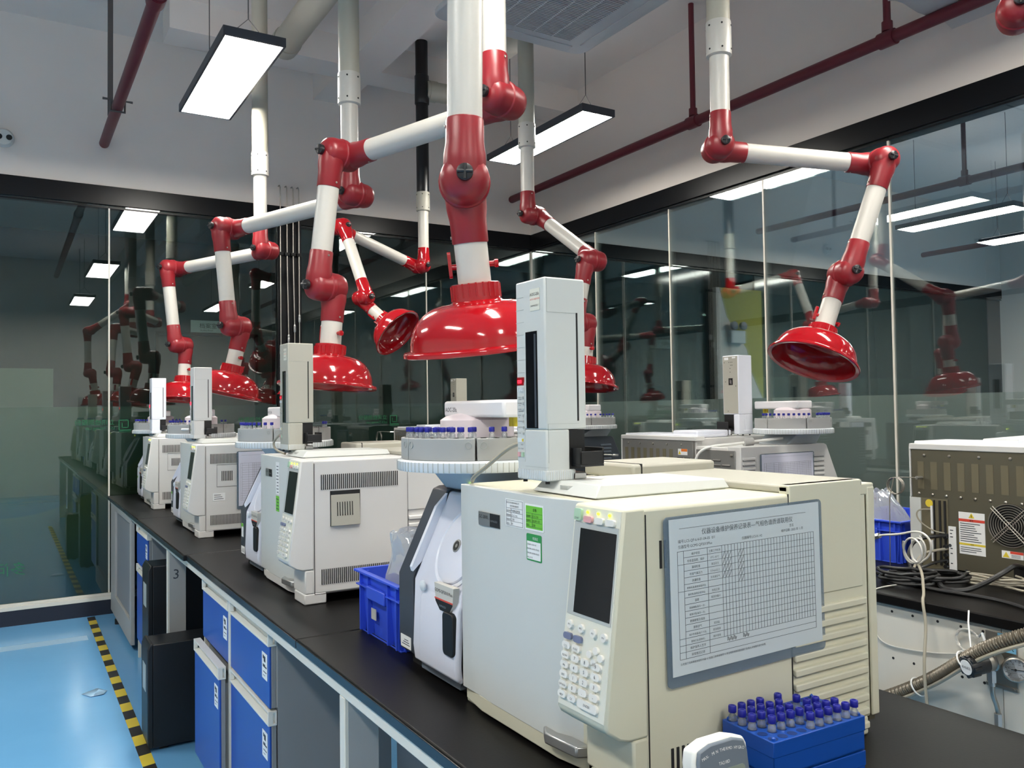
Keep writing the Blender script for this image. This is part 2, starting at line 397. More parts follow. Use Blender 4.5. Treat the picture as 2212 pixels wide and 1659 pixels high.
light(-1.24, -.965, -2.4, -1.24, 'light panel over the open floor at the entrance end')
light(7.86, 8.14, 4.02, 5.18, 'light panel in the neighbouring room nearest its back wall', True)
light(7.86, 8.14, .82, 1.98, 'light panel in the middle of the neighbouring room', True)
light(9.4, 9.68, 4.02, 5.18, 'light panel at the far side of the neighbouring room', True)

# ------------------------------------------------------------------ fire pipes, AC cassettes, detectors, ducts
def fire_pipe(x, z, y0, y1, hang, label, tee=True):
    t = thing('sprinkler_pipe', label, 'pipe', (x, (y0+y1)/2, z))
    m = MB().tube([(x, y0, z), (x, y1, z)], .033, 18)
    m.lathe([(.033, 0), (.030, .012), (0, .014)], (x, y1, z), (0, 1, 0), 18)
    m.build('pipe', 'pipe_red', t, W=True)
    for y in hang:
        MB().tube([(x, y-.045, z), (x, y+.045, z)], .042, 18).build('coupling', 'pipe_red', t, W=True)
        if tee: MB().tube([(x, y, z+.02), (x, y, ZC-.004)], .019, 12).lathe([(.028, 0), (.028, .05)], (x, y, z+.04), (0, 0, 1), 14).build('riser', 'pipe_red', t, W=True)
    return t
fire_pipe(3.94, 3.30, -3.5, 6.40, (2.62, 4.06), 'dark red sprinkler pipe along the glass wall with two risers')
hb = fire_pipe(.585, 3.30, 0., 6.43, (4.05,), 'dark red sprinkler pipe above the aisle ending at the back wall', False)
MB().box(.555, 5.86, 3.325, .585, 5.89, ZC-.004).build('strut', 'hanger', hb, W=True)
MB().tube([(.50, 5.60, 3.335), (.545, 5.60, 3.335), (.545, 5.6, 3.265), (.625, 5.6, 3.265), (.625, 5.6, 3.335), (.67, 5.6, 3.335)], .008, 8).build('clamp', 'hanger', hb, W=True)
fire_pipe(7.05, 3.30, -3.5, 6.30, (4.0,), 'dark red sprinkler pipe in the neighbouring room nearer the glass')
fire_pipe(10.1, 3.30, -3.5, 6.30, (4.9,), 'dark red sprinkler pipe at the far side of the neighbouring room')
def cassette(x0, y0, x1, y1, z, label):
    t = thing('air_conditioner', label, 'air conditioner', ((x0+x1)/2, (y0+y1)/2, z))
    MB().prism(rounded(x0, y0, x1, y1, .07), 'z', z, z+.03).build('panel', 'ac_white', t, .008, W=True)
    MB().box(x0+.06, y0+.06, z+.03, x1-.06, y1-.06, z+.30).box(x0+.10, y0+.10, z+.30, x0+.12, y0+.12, ZC-.004).box(x1-.12, y1-.12, z+.30, x1-.10, y1-.10, ZC-.004).build('casing', 'ac_white', t, W=True)
    g = MB(); n = 46; a, b = x0+.18, x1-.18
    g.box(a, y0+.14, z-.004, b, y1-.14, z+.002, 1)
    for i in range(n):
        y = y0+.145+(y1-y0-.29)*(i+.5)/n; g.box(a, y-.003, z-.010, b, y+.003, z-.004)
    for i in range(1, 5):
        x = a+(b-a)*i/5; g.box(x-.003, y0+.14, z-.011, x+.003, y1-.14, z-.004)
    g.build('grille', ['ac_white', 'ac_dark'], t, W=True)
    for (p, q, r, s_) in ((x0+.12, y0+.04, x1-.12, y0+.09), (x0+.12, y1-.09, x1-.12, y1-.04), (x0+.04, y0+.12, x0+.09, y1-.12), (x1-.09, y0+.12, x1-.04, y1-.12)):
        B(p, q, z-.006, r, s_, z+.001).build('louver_flap', 'ac_white', t, .002, W=True)
    return t
cassette(1.85, 2.83, 2.80, 3.78, 3.40, 'white ceiling air conditioner cassette with a square slatted grille')
wd = MB()
pr = [(3.62+.06*i, 3.34+.012*math.sin(i*1.1)-.004*(i-4)**2*.2) for i in range(10)]
wd.prism([(x, z) for x, z in pr]+[(x, z+.006) for x, z in reversed(pr)], 'y', 1.75, 2.40)
tag(wd.build('wind_deflector', 'ac_white'), 'pale plastic air deflector sheet under the ceiling beside the sprinkler pipe', 'air deflector')
MB_ = MB().tube([(3.80, 2.1, 3.35), (3.80, 2.1, ZC)], .006, 6)
MB_.build('wire', 'hanger', bpy.data.objects['wind_deflector'])
sd = thing('smoke_detector', 'round white detector with two dark eyes on the back wall', 'detector', (-.02, YB, 3.24))
MB().lathe([(.062, 0), (.062, .02), (.05, .04), (0, .045)], (-.02, YB, 3.245), (0, -1, 0), 28).build('housing', 'device_white', sd, W=True)
for x in (-.045, .012): MB().lathe([(.018, 0), (.018, .006), (.010, .007), (0, .005)], (x, YB-.042, 3.245), (0, -1, 0), 16).build('eye', 'dark', sd, W=True)
# exhaust ducting under the ceiling
def duct(name, pts, r, m, label):
    t = thing(name, label, 'duct', pts[0]); MB().tube(pts, r, 24).build('pipe', m, t, W=True)
    MB().tube([pts[-1], Vector(pts[-1])+(Vector(pts[-2])-Vector(pts[-1])).normalized()*.10], r+.008, 24).build('end_cap', m, t, W=True); return t
duct('exhaust_duct', [(1.54, -3.4, 3.78), (1.54, 5.32, 3.78)], .085, 'tube_cream', 'cream exhaust duct running under the ceiling above the island bench')
duct('exhaust_duct', [(2.87, -3.4, 3.84), (2.87, 5.35, 3.84)], .085, 'tube_cream', 'cream exhaust duct under the ceiling above the bench along the glass')
# ------------------------------------------------------------------ island bench
wt = thing('worktop', 'long black worktop of the island bench carrying the front row of instruments', 'worktop', (1.05, 3.2, WT-.025))
XA, XB = .62, 1.49
for a, b, dx in ((-.1, 2.066, 0), (2.069, 3.54, 0), (3.543, 4.9, -.012), (4.903, YB-.02, -.012)):
    MB().box(XA+dx+.002, a, WT-.025, XB, b, WT).build('slab', 'worktop', wt, .004, W=True)
    MB().box(XA+dx, a+.001, WT-.024, XA+dx+.003, b-.001, WT-.004).build('edge_band', 'worktop_edge', wt, .001, W=True)
    MB().box(XB, a, WT-.024, XB+.002, b, WT-.004).build('edge_band', 'worktop_edge', wt, .001, W=True)
bf = thing('bench_support', 'pale aluminium and white steel frame under the island bench', 'bench frame', (1.05, 3.2, 0))
MB().box(XA+.006, -.1, WT-.052, XA+.05, YB-.03, WT-.026).build('front_rail', 'alu', bf, .002, W=True)
MB().box(XB-.05, -.1, WT-.052, XB-.006, YB-.03, WT-.026).build('back_rail', 'alu', bf, .002, W=True)
for y in (.05, 1.736, 4.03):
    g = MB().box(XA+.006, y, .0, XA+.085, y+.032, WT-.052, 0).box(XA+.085, y+.004, .06, 1.012, y+.028, .12, 0)
    l = g.build('leg', 'alu' if y != 4.03 else 'white_trim', bf, .002, W=True)
    MB().box(XA+.014, y-.0015, .02, XA+.083, y, WT-.056).build('leg_face', 'grey_light', l, 0, W=True)
th = MB(); text_mb(th, '3', .062, frame((XA+.026, 4.0278, .64), (1, 0, -.05), (.05, 0, 1)))
th.build('handwritten_number', 'ink', bf, W=True)
# frame end by the back wall: closed panel with a paler surround
ep = thing('end_panel', 'grey panel closing the island bench at the back wall', 'panel', (.64, 5.88, 0))
MB().box(XA+.008, 5.34, .035, XA+.03, 5.34+.06, WT-.052).box(XA+.008, 6.17, .035, XA+.03, YB-.03, WT-.052).box(XA+.008, 5.40, .035, XA+.03, 6.17, .17).box(XA+.008, 5.4, WT-.08, XA+.03, 6.17, WT-.052).build('surround', 'grey_light', ep, .002, W=True)
B(XA+.022, 5.40, .17, XA+.035, 6.17, WT-.08).build('inset', 'grey_panel', ep, W=True)
MB().cyl((XA+.02, 6.1, 0), (XA+.02, 6.1, .035), .02, 14).build('foot', 'dark', ep, W=True)
# central services wall under the bench and the recessed side panels
ps = MB().box(1.02, -.1, .02, 1.05, 2.37, WT-.055).box(1.02, 3.36, .02, 1.05, 4.73, WT-.055).box(1.02, 5.2, .02, 1.05, YB-.04, WT-.055)
tag(ps.build('modesty_panel', 'grey_panel'), 'grey back panel inside the knee space of the island bench', 'panel')
def cabinet(y0, y1, ysplit, label, pull=None, group='blue-fronted base cabinets'):
    """base cabinet: y0..y1 wide, columns split at ysplit, each column a drawer over a door"""
    t = thing('base_cabinet', label, 'cabinet', (XA+.2, (y0+y1)/2, 0), 0, group)
    c = MB().box(XA+.045, y0, .10, 1.01, y1, WT-.056)
    c.build('carcass', 'grey_panel', t, W=True)
    B(XA+.06, y0+.01, 0, 1.0, y1-.01, .10).build('plinth', 'grey_light', t, W=True)
    cols = list(zip([y0]+ysplit, ysplit+[y1]))
    for ci, (a, b) in enumerate(cols):
        a += .011 if a in ysplit else 0; b -= .011 if b in ysplit else 0
        for (z0, z1, nm) in ((.545, .762, 'drawer'), (.115, .538, 'door')):
            dx = pull if (pull and nm == 'door' and ci == len(cols)-1) else 0.
            x = XA+.022-dx
            d = MB().box(x, a+.006, z0, x+.006, b-.006, z1-.042).box(x+.006, a+.0055, z0, x+.02, b-.006, z1-.042, 1).build(nm, ['cab_blue', 'grey_panel'], t, .0015, W=True)
            hb = MB().box(x-.004, a+.004, z1-.042, x+.021, b-.004, z1-.036).box(x-.004, a+.004, z1-.006, x+.021, b-.004, z1).box(x+.016, a+.004, z1-.036, x+.021, b-.004, z1-.006)
            hb.box(x-.004, a+.004, z1-.036, x+.010, a+.012, z1-.006).box(x-.004, b-.012, z1-.036, x+.010, b-.004, z1-.006)
            hb.build('handle', 'cab_handle', d, .001, W=True)
            s0 = z1-.145; yy = a+.025
            lb = MB().box(x-.0012, yy, s0, x-.0002, yy+.055, s0+.075, 0)
            for (p, q, r, s_) in ((.012, .058, .016, .070), (.022, .050, .034, .068), (.012, .034, .030, .044), (.034, .034, .046, .040), (.014, .020, .044, .024), (.014, .010, .030, .013)):
                lb.box(x-.0018, yy+.055-r-.004, s0+q, x-.001, yy+.055-p, s0+s_-.002, 1)
            lb.build('sticker', ['sticker', 'ink'], d, W=True)
            if dx: B(x+.02, a+.02, z0+.02, XA+.05, b-.02, z1-.06).build('drawer_box', 'grey_light', d, W=True)
            if nm == 'drawer' and ci == 0: B(x+.02, a+.006, z0, XA+.046, a+.010, z1).build('side', 'grey_light', d, W=True)
    pst = MB()
    for y in ysplit: MB().box(XA+.021, y-.0155, .10, XA+.045, y+.0155, WT-.056).build('mullion', 'alu', t, W=True)
    pst.box(XA+.03, y1-.004, .0, XA+.045, y1+.014, WT-.056)
    pst.build('mullion', 'white_trim', t, W=True); return t
cabinet(2.39, 3.33, [2.885], 'blue-fronted two-column cabinet with its far lower front pulled ajar, nearest on the island bench', .03)
cabinet(4.75, 5.19, [], 'narrow blue single-column cabinet near the back wall')
# ------------------------------------------------------------------ computer towers on the floor
def pc(x0, y0, w_, h, d, label, rot=0.):
    t = thing('computer_tower', label, 'computer', (x0, y0, 0), rot, 'black computer towers under the bench')
    MB().box(.02, 0, .012, d, w_, h).build('case', 'black_pc', t, .004)
    f = MB().prism([(0.006, .012), (.0, .05), (.0, h-.02), (.012, h+.004), (.022, h+.004), (.022, .012)], 'y', -.002, w_+.002)
    f.build('front_panel', 'black_pc', t, .004)
    MB().box(-.0015, w_*.25, h-.20, .001, w_*.75, h-.09).build('front_badge', 'film_right', t)
    for (a, b) in ((.05, .02), (.05, w_-.04), (d-.08, .02), (d-.08, w_-.04)): B(a, b, 0, a+.03, b+.02, .012).build('foot', 'dark', t)
    return t
pc(.50, 3.72, .17, .435, .42, 'low black computer tower with scuffed front edge beside the pulled-out cabinet front')
pc(.575, 4.26, .19, .665, .42, 'tall black computer case standing behind the lower black tower')
# ------------------------------------------------------------------ floor marks
tp = MB(); n = 46; y0, y1 = 1.0, 6.40
for i in range(n):
    a = y0+(y1-y0)*i/n; b = y0+(y1-y0)*(i+1)/n
    x0 = .475+.028*(a-y0)/(y1-y0); x1 = .475+.028*(b-y0)/(y1-y0)
    tp.add([(x0-.024, a, .0012), (x0+.024, a+.012, .0012), (x1+.024, b+.012, .0012), (x1-.024, b, .0012), (x0-.024, a, .0002), (x0+.024, a+.012, .0002), (x1+.024, b+.012, .0002), (x1-.024, b, .0002)], [(0, 1, 2, 3), (0, 4, 5, 1), (1, 5, 6, 2), (2, 6, 7, 3), (3, 7, 4, 0)], i % 2)
tag(tp.build('hazard_tape', ['tape_yellow', 'tape_black']), 'yellow and black striped hazard tape along the floor beside the island bench', 'floor tape')
tag(B(-3.4, 5.77, .0002, .44, 5.89, .001).build('floor_tape', 'line_pale'), 'faded pale line across the blue floor near the back wall', 'floor tape')
scrap = MB().add([(.325, 4.67, .002), (.40, 4.72, .004), (.44, 4.66, .002), (.42, 4.60, .006), (.36, 4.60, .003)], [(0, 1, 2, 3, 4)])
sc_ = scrap.build('paper_scrap', 'line_pale'); sc_.modifiers.new('t', 'SOLIDIFY').thickness = .0008
tag(sc_, 'small pale scrap lying on the blue floor by the hazard tape', 'scrap')
# ------------------------------------------------------------------ second bench along the glass
w2 = thing('worktop', 'black worktop of the rear bench by the glass, carrying coiled black cables', 'worktop', (2.8, 3.0, WT-.03))
X2, X2B = 2.24, 3.40
for a, b in ((-.6, 2.2), (2.203, 4.3), (4.303, 6.3)): MB().box(X2, a, WT-.03, X2B, b, WT).build('slab', 'worktop', w2, .004, W=True)
pn = thing('bench_cladding', 'pale grey back panel of the rear bench dotted with small holes', 'panel', (X2+.03, 3.0, 0))
B(X2+.02, -.6, .05, X2+.045, 1.22, WT-.031).build('board', 'white_trim', pn, W=True)
B(X2+.02, 1.222, .05, X2+.045, 6.3, WT-.031).build('board', 'white_trim', pn, W=True)
B(X2+.045, -.6, 0, X2B-.1, 6.3, .05).build('plinth', 'grey_light', pn, W=True)
B(X2B-.12, -.6, .05, X2B-.1, 6.3, WT-.031).build('back_board', 'white_trim', pn, W=True)
for y in (1.54, 1.474, 1.398, 1.331, 1.27, 1.602): 
    for z in (.768, .63): MB().cyl((X2+.0195, y, z), (X2+.021, y, z), .004, 10).build('screw_hole', 'slot', pn, W=True)
# ------------------------------------------------------------------ instruments (local frame: x depth from the front, y across from the keypad side, z up from the bench)
def slots(mb, x0, x1, z0, z1, n, y, wd=.42, mi=0):
    p = (x1-x0)/n
    for i in range(n): mb.box(x0+p*i, y-.0006, z0, x0+p*i+p*wd, y+.002, z1, mi)
def chromatograph(X0, Y0, rz, label, body='gc_white', top='gc_top', style='panel', detail=1, back='back_metal', GW=.535):
    t = thing('gas_chromatograph', label, 'laboratory instrument', (X0, Y0, WT), rz, 'gas chromatographs')
    DP = .53; H = .424
    b = MB().box(.0, .001, .028, DP-.02, GW-.015, H)
    b.build('housing', body, t, .006)
    # feet
    for (a, c_, y0, y1) in ((-.022, .045, .0, .10), (.40, DP-.03, .0, .10), (.0, .05, GW-.09, GW-.005), (.40, DP-.03, GW-.09, GW-.005)):
        MB().box(a, y0, 0, c_, y1, .032).build('foot', body, t, .004)
    # side: vents, seams
    v = MB()
    if style == 'paper': slots(v, .035, .052, .335, .375, 2, 0); slots(v, .05, .30, .035, .075, 24, 0)
    else: slots(v, .03, .28, .335, .380, 40, 0); slots(v, .03, .28, .055, .100, 40, 0)
    v.box(.0085, -.0004, .03, .0100, .002, H-.01).box(.0085, -.0004, .028, .31, .002, .0295).box(.3095, -.0004, .03, .311, .002, H)
    v.build('vent_slots', 'slot', t)
    if style == 'recess':
        MB().box(.058, -.0004, .225, .060, .003, .330).box(.150, -.0004, .225, .152, .003, .330).box(.058, -.0004, .300, .152, .003, .330).build('recess_shadow', 'slot', t)
        r = MB().add([(.060, -.006, .226), (.150, -.006, .226), (.150, -.001, .318), (.060, -.001, .318), (.060, .03, .226), (.150, .03, .226), (.150, .03, .318), (.060, .03, .318)], [(0, 1, 2, 3), (4, 7, 6, 5), (0, 4, 5, 1), (3, 2, 6, 7), (0, 3, 7, 4), (1, 5, 6, 2)])
        rc = r.build('vent_cover', 'gc_top', t)
        s = MB()
        for i in range(7):
            x = .078+i*.0078; s.box(x, -.0055, .255, x+.0028, -.001, .258); s.add([(x, -.0048, .257), (x+.0028, -.0048, .257), (x+.0028, -.0028, .296), (x, -.0028, .296)], [(0, 1, 2, 3)])
        s.build('vent_cover_slots', 'slot', rc)
    elif style == 'panel':
        s = MB()
        for (a, c_, d_, e_) in ((.058, .228, .152, .2292), (.058, .3288, .152, .33), (.058, .228, .0588, .33), (.1512, .228, .152, .33)): s.box(a, -.0005, c_, d_, .002, e_)
        slots(s, .080, .132, .255, .300, 7, 0); s.build('vent_cover_slots', 'slot', t)
    # louvred rear column
    l = MB().box(.31, -.002, .255, .492, .02, H+.014).box(.31, .004, .03, .492, .02, .26)
    for i in range(10):
        z = .238-i*.0235
        l.prism([(.006, z), (-.006, z-.002), (-.006, z-.0135), (.006, z-.009)], 'x', .312, .496)
    l.build('rear_column', body, t, .002)
    B(.31, .0, H, .50, GW-.015, H+.014).build('rear_lid', top, t, .004)
    # oven door on the front
    d = MB().prism([(-.004, .175), (.002, .130), (.004, .130), (.004, GW-.003), (-.006, GW-.003), (-.010, GW-.010), (-.010, .47), (-.013, .40), (-.013, .20)], 'z', .032, H-.002)
    dr = d.build('oven_door', 'gc_door', t, .002)
    MB().prism([(-.016, .235), (-.030, .21), (-.022, .135), (.0, .125), (.0, .235)], 'z', .030, .048).build('handle', 'silver', dr, .003)
    bs = MB().prism([(.0, .13), (-.012, .20), (-.012, .45), (.0, GW-.005)], 'z', .006, .034)
    bs.build('door_sill', body, t, .002)
    if detail: 
        n1 = MB().box(-.0145, .37, .353, -.012, .448, .378, 0).box(-.0148, .370, .3535, -.0142, .405, .3775, 1)
        nb = n1.build('nameplate', ['silver', 'ink_black'], dr)
        tx = MB(); text_mb(tx, 'GC-2010', .0088, frame((-.0150, .4455, .3665), (0, -1, 0), (0, 0, 1))); text_mb(tx, 'SHIMADZU', .0052, frame((-.0150, .4035, .3625), (0, -1, 0), (0, 0, 1)), 1)
        tx.build('lettering', ['ink_black', 'silver'], nb)
    # console with keypad, a wedge on the near front corner
    YW = .116
    top_p, bot_p = Vector((-.030, 0, H)), Vector((-.069, 0, .128))
    cm = MB().prism([(-.030, H), (-.069, .128), (-.065, .120), (-.045, .106), (-.028, .101), (.008, .101), (.008, H)], 'y', -.001, YW)
    con = cm.build('console', body, t, .004)
    MB().prism([(-.020, .101), (-.020, .03), (.008, .03), (.008, .101)], 'y', .0, YW-.004).build('console_base', body, t, .004)
    dn = (bot_p-top_p); Ls = dn.length; dn.normalize(); nr = Vector((dn.z, 0, -dn.x)); nr = -nr if nr.x > 0 else nr
    def fm(u, v, h=0.): return top_p+dn*(v*Ls)+Vector((0, YW*(1-u), 0))+nr*h       # u 0..1 far to near, v 0..1 down
    def plate(mb, u0, v0, u1, v1, h0, h1, mi=0, r=None):
        if r:
            pl = rounded(u0*YW, v0*Ls, u1*YW, v1*Ls, r, 3); n = len(pl)
            vs = [fm(p[0]/YW, p[1]/Ls, h0) for p in pl]+[fm(p[0]/YW, p[1]/Ls, h1) for p in pl]
            mb.add(vs, [tuple(range(n)), tuple(range(2*n-1, n-1, -1))]+[(i, n+i, n+(i+1) % n, (i+1) % n) for i in range(n)], mi)
        else:
            vs = [fm(u, v, h) for h in (h0, h1) for (u, v) in ((u0, v0), (u1, v0), (u1, v1), (u0, v1))]
            mb.add(vs, [(0, 1, 2, 3), (7, 6, 5, 4), (0, 4, 5, 1), (1, 5, 6, 2), (2, 6, 7, 3), (3, 7, 4, 0)], mi)
    kf = MB(); plate(kf, .03, .012, .975, .985, -.001, .0012); kf.build('keypad_face', 'key_face', con)
    sf = MB(); plate(sf, .06, .09, .955, .545, .001, .0022); sf.build('screen_frame', 'screen_frame', con)
    sc = MB(); plate(sc, .20, .118, .935, .53, .002, .0028); sc.build('screen', 'screen', con)
    kb = MB(); hk = .0055
    plate(kb, .06, .024, .21, .082, .001, hk, 1, .003)
    for u, mi in ((.27, 2), (.50, 0), (.72, 0)): plate(kb, u, .055, u+.17, .086, .001, hk, mi, .003)
    for u in (.29, .51, .74): plate(kb, u, .030, u+.045, .043, .001, .003, 4, .0024)
    kb.build('status_buttons', ['key', 'key_green', 'key_pink', 'key_blue', 'led'], con); kb = MB()
    for i, u in enumerate((.17, .41, .66, .87)):
        plate(kb, u-.055, .572+.003*i, u+.055, .612+.003*i, .001, hk, 0, .006)
    for u in (.06, .27): plate(kb, u, .635, u+.17, .667, .001, hk, 3, .0045)
    for (u, v) in ((.74, .655), (.62, .682), (.84, .682), (.72, .712)): plate(kb, u-.05, v, u+.05, v+.034, .001, hk, 0, .005)
    keys = []
    for r, v in enumerate((.680, .727, .773, .820, .868, .915)):
        for c_, u in enumerate((.05, .26, .47, .69)):
            if r == 0 and c_ > 1 or r == 5 and c_ > 1: continue
            plate(kb, u, v, u+.17, v+.033, .001, hk, 0, .0045); keys.append((r, c_, u, v))
    plate(kb, .47, .915, .86, .955, .001, hk, 0, .0045)
    kk = kb.build('keypad_buttons', ['key', 'key_green', 'key_pink', 'key_blue', 'led'], con)
    if detail:
        tx = MB()
        for (r, c_, s) in ((1, 1, '7'), (1, 2, '8'), (1, 3, '9'), (2, 1, '4'), (2, 2, '5'), (2, 3, '6'), (3, 1, '1'), (3, 2, '2'), (3, 3, '3'), (4, 1, '0'), (4, 2, '.'), (4, 3, '-'), (0, 1, 'FUNC'), (5, 0, 'HELP'), (5, 1, 'CE'), (0, 0, 'COL'), (1, 0, 'FLOW'), (2, 0, 'INJ'), (3, 0, 'DET'), (4, 0, 'OPTION')):
            u = (.05, .26, .47, .69)[c_]+.085; v = (.680, .727, .773, .820, .868, .915)[r]+.024
            text_mb(tx, s, .007 if len(s) == 1 else .0042, frame(fm(u, v, hk+.0003), (0, -1, 0), -dn), align='CENTER')
        for i, u in enumerate((.17, .41, .66, .87)): text_mb(tx, 'PF%d' % (i+1), .0038, frame(fm(u, .597+.003*i, hk+.0003), (0, -1, 0), -dn), align='CENTER')
        text_mb(tx, 'ENTER', .005, frame(fm(.665, .94, hk+.0003), (0, -1, 0), -dn), align='CENTER')
        text_mb(tx, 'START', .004, frame(fm(.135, .076, hk+.0003), (0, -1, 0), -dn), align='CENTER')
        tx.build('lettering', 'ink', kk)
    # lids on top
    ld = MB().prism([(.02, .125), (.30, .125), (.30, .300), (.02, .300)], 'z', H, H+.004)
    z0, z1 = H+.002, H+.022
    ld.add([(.012, .122, z0), (.305, .122, z0), (.305, .300, z0), (.012, .300, z0), (.030, .132, z1), (.297, .128, z1-.004), (.297, .292, z1-.004), (.030, .292, z1)], [(3, 2, 1, 0), (4, 5, 6, 7), (0, 1, 5, 4), (1, 2, 6, 5), (2, 3, 7, 6), (3, 0, 4, 7)])
    li = ld.build('injection_lid', 'gc_door', t, .003)
    MB().prism([(.018, .205), (.026, .195), (.026, .235), (.018, .225)], 'z', z0+.008, z0+.014).build('finger_grip', 'screen_frame', li)
    MB().box(.27, .34, H+.004, .49, .50, H+.032).build('detector_cover', top, t, .006)
    MB().box(.29, .338, H+.006, .292, .502, H+.033).build('cover_seam', 'slot', t)
    # rear: perforated metal back
    bk = MB().box(DP-.02, .006, .020, DP-.004, GW-.02, H-.010)
    k = bk.build('back_plate', back, t, .001)
    br = MB()
    for i in range(8): 
        y = .026+i*.0427; br.box(DP-.0045, y, .30, DP-.0030, y+.021, .385)
    br.build('punched_slots', 'slot_metal', k)
    MB().box(.47, .0, H-.014, DP, GW, H+.006).box(DP-.02, -.001, .03, DP, .004, H).build('rear_trim', body, t, .003)
    sb = MB()
    for i in range(8): sb.lathe([(.0045, 0), (.0045, .003), (.002, .005), (0, .005)], (DP-.004,   .03+.044*i, .285-.001*i), (1, 0, 0), 10)
    for y in (.05, .13, .22, .31, .40): sb.lathe([(.0045, 0), (.0045, .003), (0, .005)], (DP-.004, y, .405), (1, 0, 0), 10)
    sb.build('screw', 'steel', k)
    if detail > 1:     # open cable bay, fan, labels on the nearest back
        bay = MB().box(DP-.0045, .036, .055, DP-.002, .122, .272).build('cable_bay', 'slot_metal', k)
        MB().box(DP-.004, .0, .068, DP+.003, .036, .272).build('corner_strip', 'gc_door', k, .001)
        teeth = MB()
        for i in range(7): teeth.cyl((DP-.006, -.001, .085+i*.031), (DP-.006, .004, .085+i*.031), .007, 10)
        teeth.build('edge_notches', 'film_right', k)
        MB().box(DP-.003, .078, .07, DP+.003, .081, .268).box(DP-.003, .094, .07, DP+.002, .100, .268).box(DP-.003, .110, .07, DP+.002, .116, .268).build('bay_rails', 'slot', bay)
        MB().box(DP, .070, .080, DP+.006, .075, .145).box(DP, .070, .165, DP+.006, .076, .250).build('card_edge', 'sticker', bay)
        MB().box(DP-.002, .123, .062, DP+.001, .146, .193).build('port_strip', 'sticker', k)
        for z in (.160, .130, .105, .085, .07): MB().cyl((DP-.003, .116, z), (DP+.012, .116, z), .006, 12).build('plug', 'knob', k)
        tx = MB()
        for z in (.18, .17, .16, .125, .11, .08): tx.box(DP+.0005, .128, z, DP+.0015, .128+random.uniform(.006, .012), z+.003)
        tx.cyl((DP, .127, .135), (DP+.0015, .127, .135), .005, 12); tx.build('port_marks', 'ink', k)
        MB().lathe([(.012, 0), (.012, .0006), (0, .0006)], (DP-.002, .062, .257), (1, 0, 0), 24).build('sticker', 'label_yellow', k)
        FY, FZ = .306, .214
        f = MB()
        MB().lathe([(.062, -.001), (.062, .0006), (0, .0006)], (DP-.004, FY, FZ), (1, 0, 0), 36).build('fan_opening', 'dark', k)
        for r in (.011, .018, .026, .033, .040, .047, .054, .061):
            f.tube([(DP+.004, FY+r*math.cos(a*2*PI/40), FZ+r*math.sin(a*2*PI/40)) for a in range(41)], .0014, 6)
        for a in (PI/4, 3*PI/4):
            for o_ in (-.004, .004):
                dx, dz = math.cos(a), math.sin(a)
                f.tube([(DP+.006, FY-dx*.07-dz*o_, FZ-dz*.07+dx*o_), (DP+.006, FY+dx*.07-dz*o_, FZ+dz*.07+dx*o_)], .0016, 6)
        f.build('fan_guard', 'steel', k)
        Y0_, Y1_, Z0_, Z1_ = .154, .232, .115, .240
        lb = MB().box(DP-.004, Y0_, Z0_, DP-.0028, Y1_, Z1_, 0).box(DP-.0029, Y0_, .212, DP-.0023, Y1_, .220, 1).box(DP-.0029, Y0_, .142, DP-.0023, Y1_, .148, 2)
        for i in range(9): lb.box(DP-.0029, Y0_+.004, .205-i*.0065, DP-.0024, Y0_+.004+.066*random.uniform(.6, 1), .2072-i*.0065, 3)
        for i in range(3): lb.box(DP-.0029, Y0_+.004, .134-i*.006, DP-.0024, Y0_+.004+.066*random.uniform(.6, 1), .136-i*.006, 3)
        yc = (Y0_+Y1_)/2; lb.prism([(yc-.009, .2235), (yc+.009, .2235), (yc, .2385)], 'x', DP-.0029, DP-.0022, 2).box(DP-.0023, yc-.0008, .226, DP-.0018, yc+.0008, .233, 4)
        lo = lb.build('warning_label', ['sticker', 'label_red', 'label_yellow', 'ink', 'ink_black'], k)
        tx = MB(); text_mb(tx, '警告', .006, frame((DP-.0020, yc, .2135), (0, 1, 0), (0, 0, 1)), align='CENTER'); text_mb(tx, '注意', .005, frame((DP-.0020, yc, .1432), (0, 1, 0), (0, 0, 1)), align='CENTER'); tx.build('lettering', 'ink_black', lo)
        lb = MB().box(DP-.004, .278, .120, DP-.0028, .338, .141, 0).box(DP-.0029, .302, .134, DP-.0023, .338, .141, 1)
        for i in range(3): lb.box(DP-.0029, .305, .130-i*.0035, DP-.0024, .330, .1312-i*.0035, 3)
        lb.prism([(.281, .1225), (.300, .1225), (.2905, .1385)], 'x', DP-.0029, DP-.0022, 2)
        lb.build('warning_label', ['sticker', 'label_red', 'label_yellow', 'ink'], k)
        MB().box(DP-.005, .31, .062, DP-.001, .37, .105).build('power_inlet', 'dark', k, .004)
        MB().box(DP-.02, .14, .052, DP-.006, GW-.01, .056).build('base_rail', 'alu', k)
    elif rz:
        g = MB().box(DP-.0045, .375, .20, DP-.0030, .452, .352)
        g.build('outlet_grille', 'dark', k)
        MB().box(DP-.004, .375, .310, DP-.001, .452, .314).box(DP-.004, .375, .27, DP-.001, .452, .274).box(DP-.004, .413, .312, DP-.001, .416, .352).build('grille_bars', back, k)
        lb = MB().box(DP-.0045, .380, .362, DP-.003, .436, .388, 0).box(DP-.0031, .400, .377, DP-.0024, .436, .388, 1)
        lb.prism([(.382, .365), (.398, .365), (.390, .381)], 'x', DP-.0031, DP-.0024, 2); lb.build('warning_label', ['sticker', 'label_orange', 'label_yellow'], k)
    if rz:
        for ch in k.children: ch.scale = (1, 1.086, 1.086); ch.location = (0, 0, -.0488)
    return t, dr, con

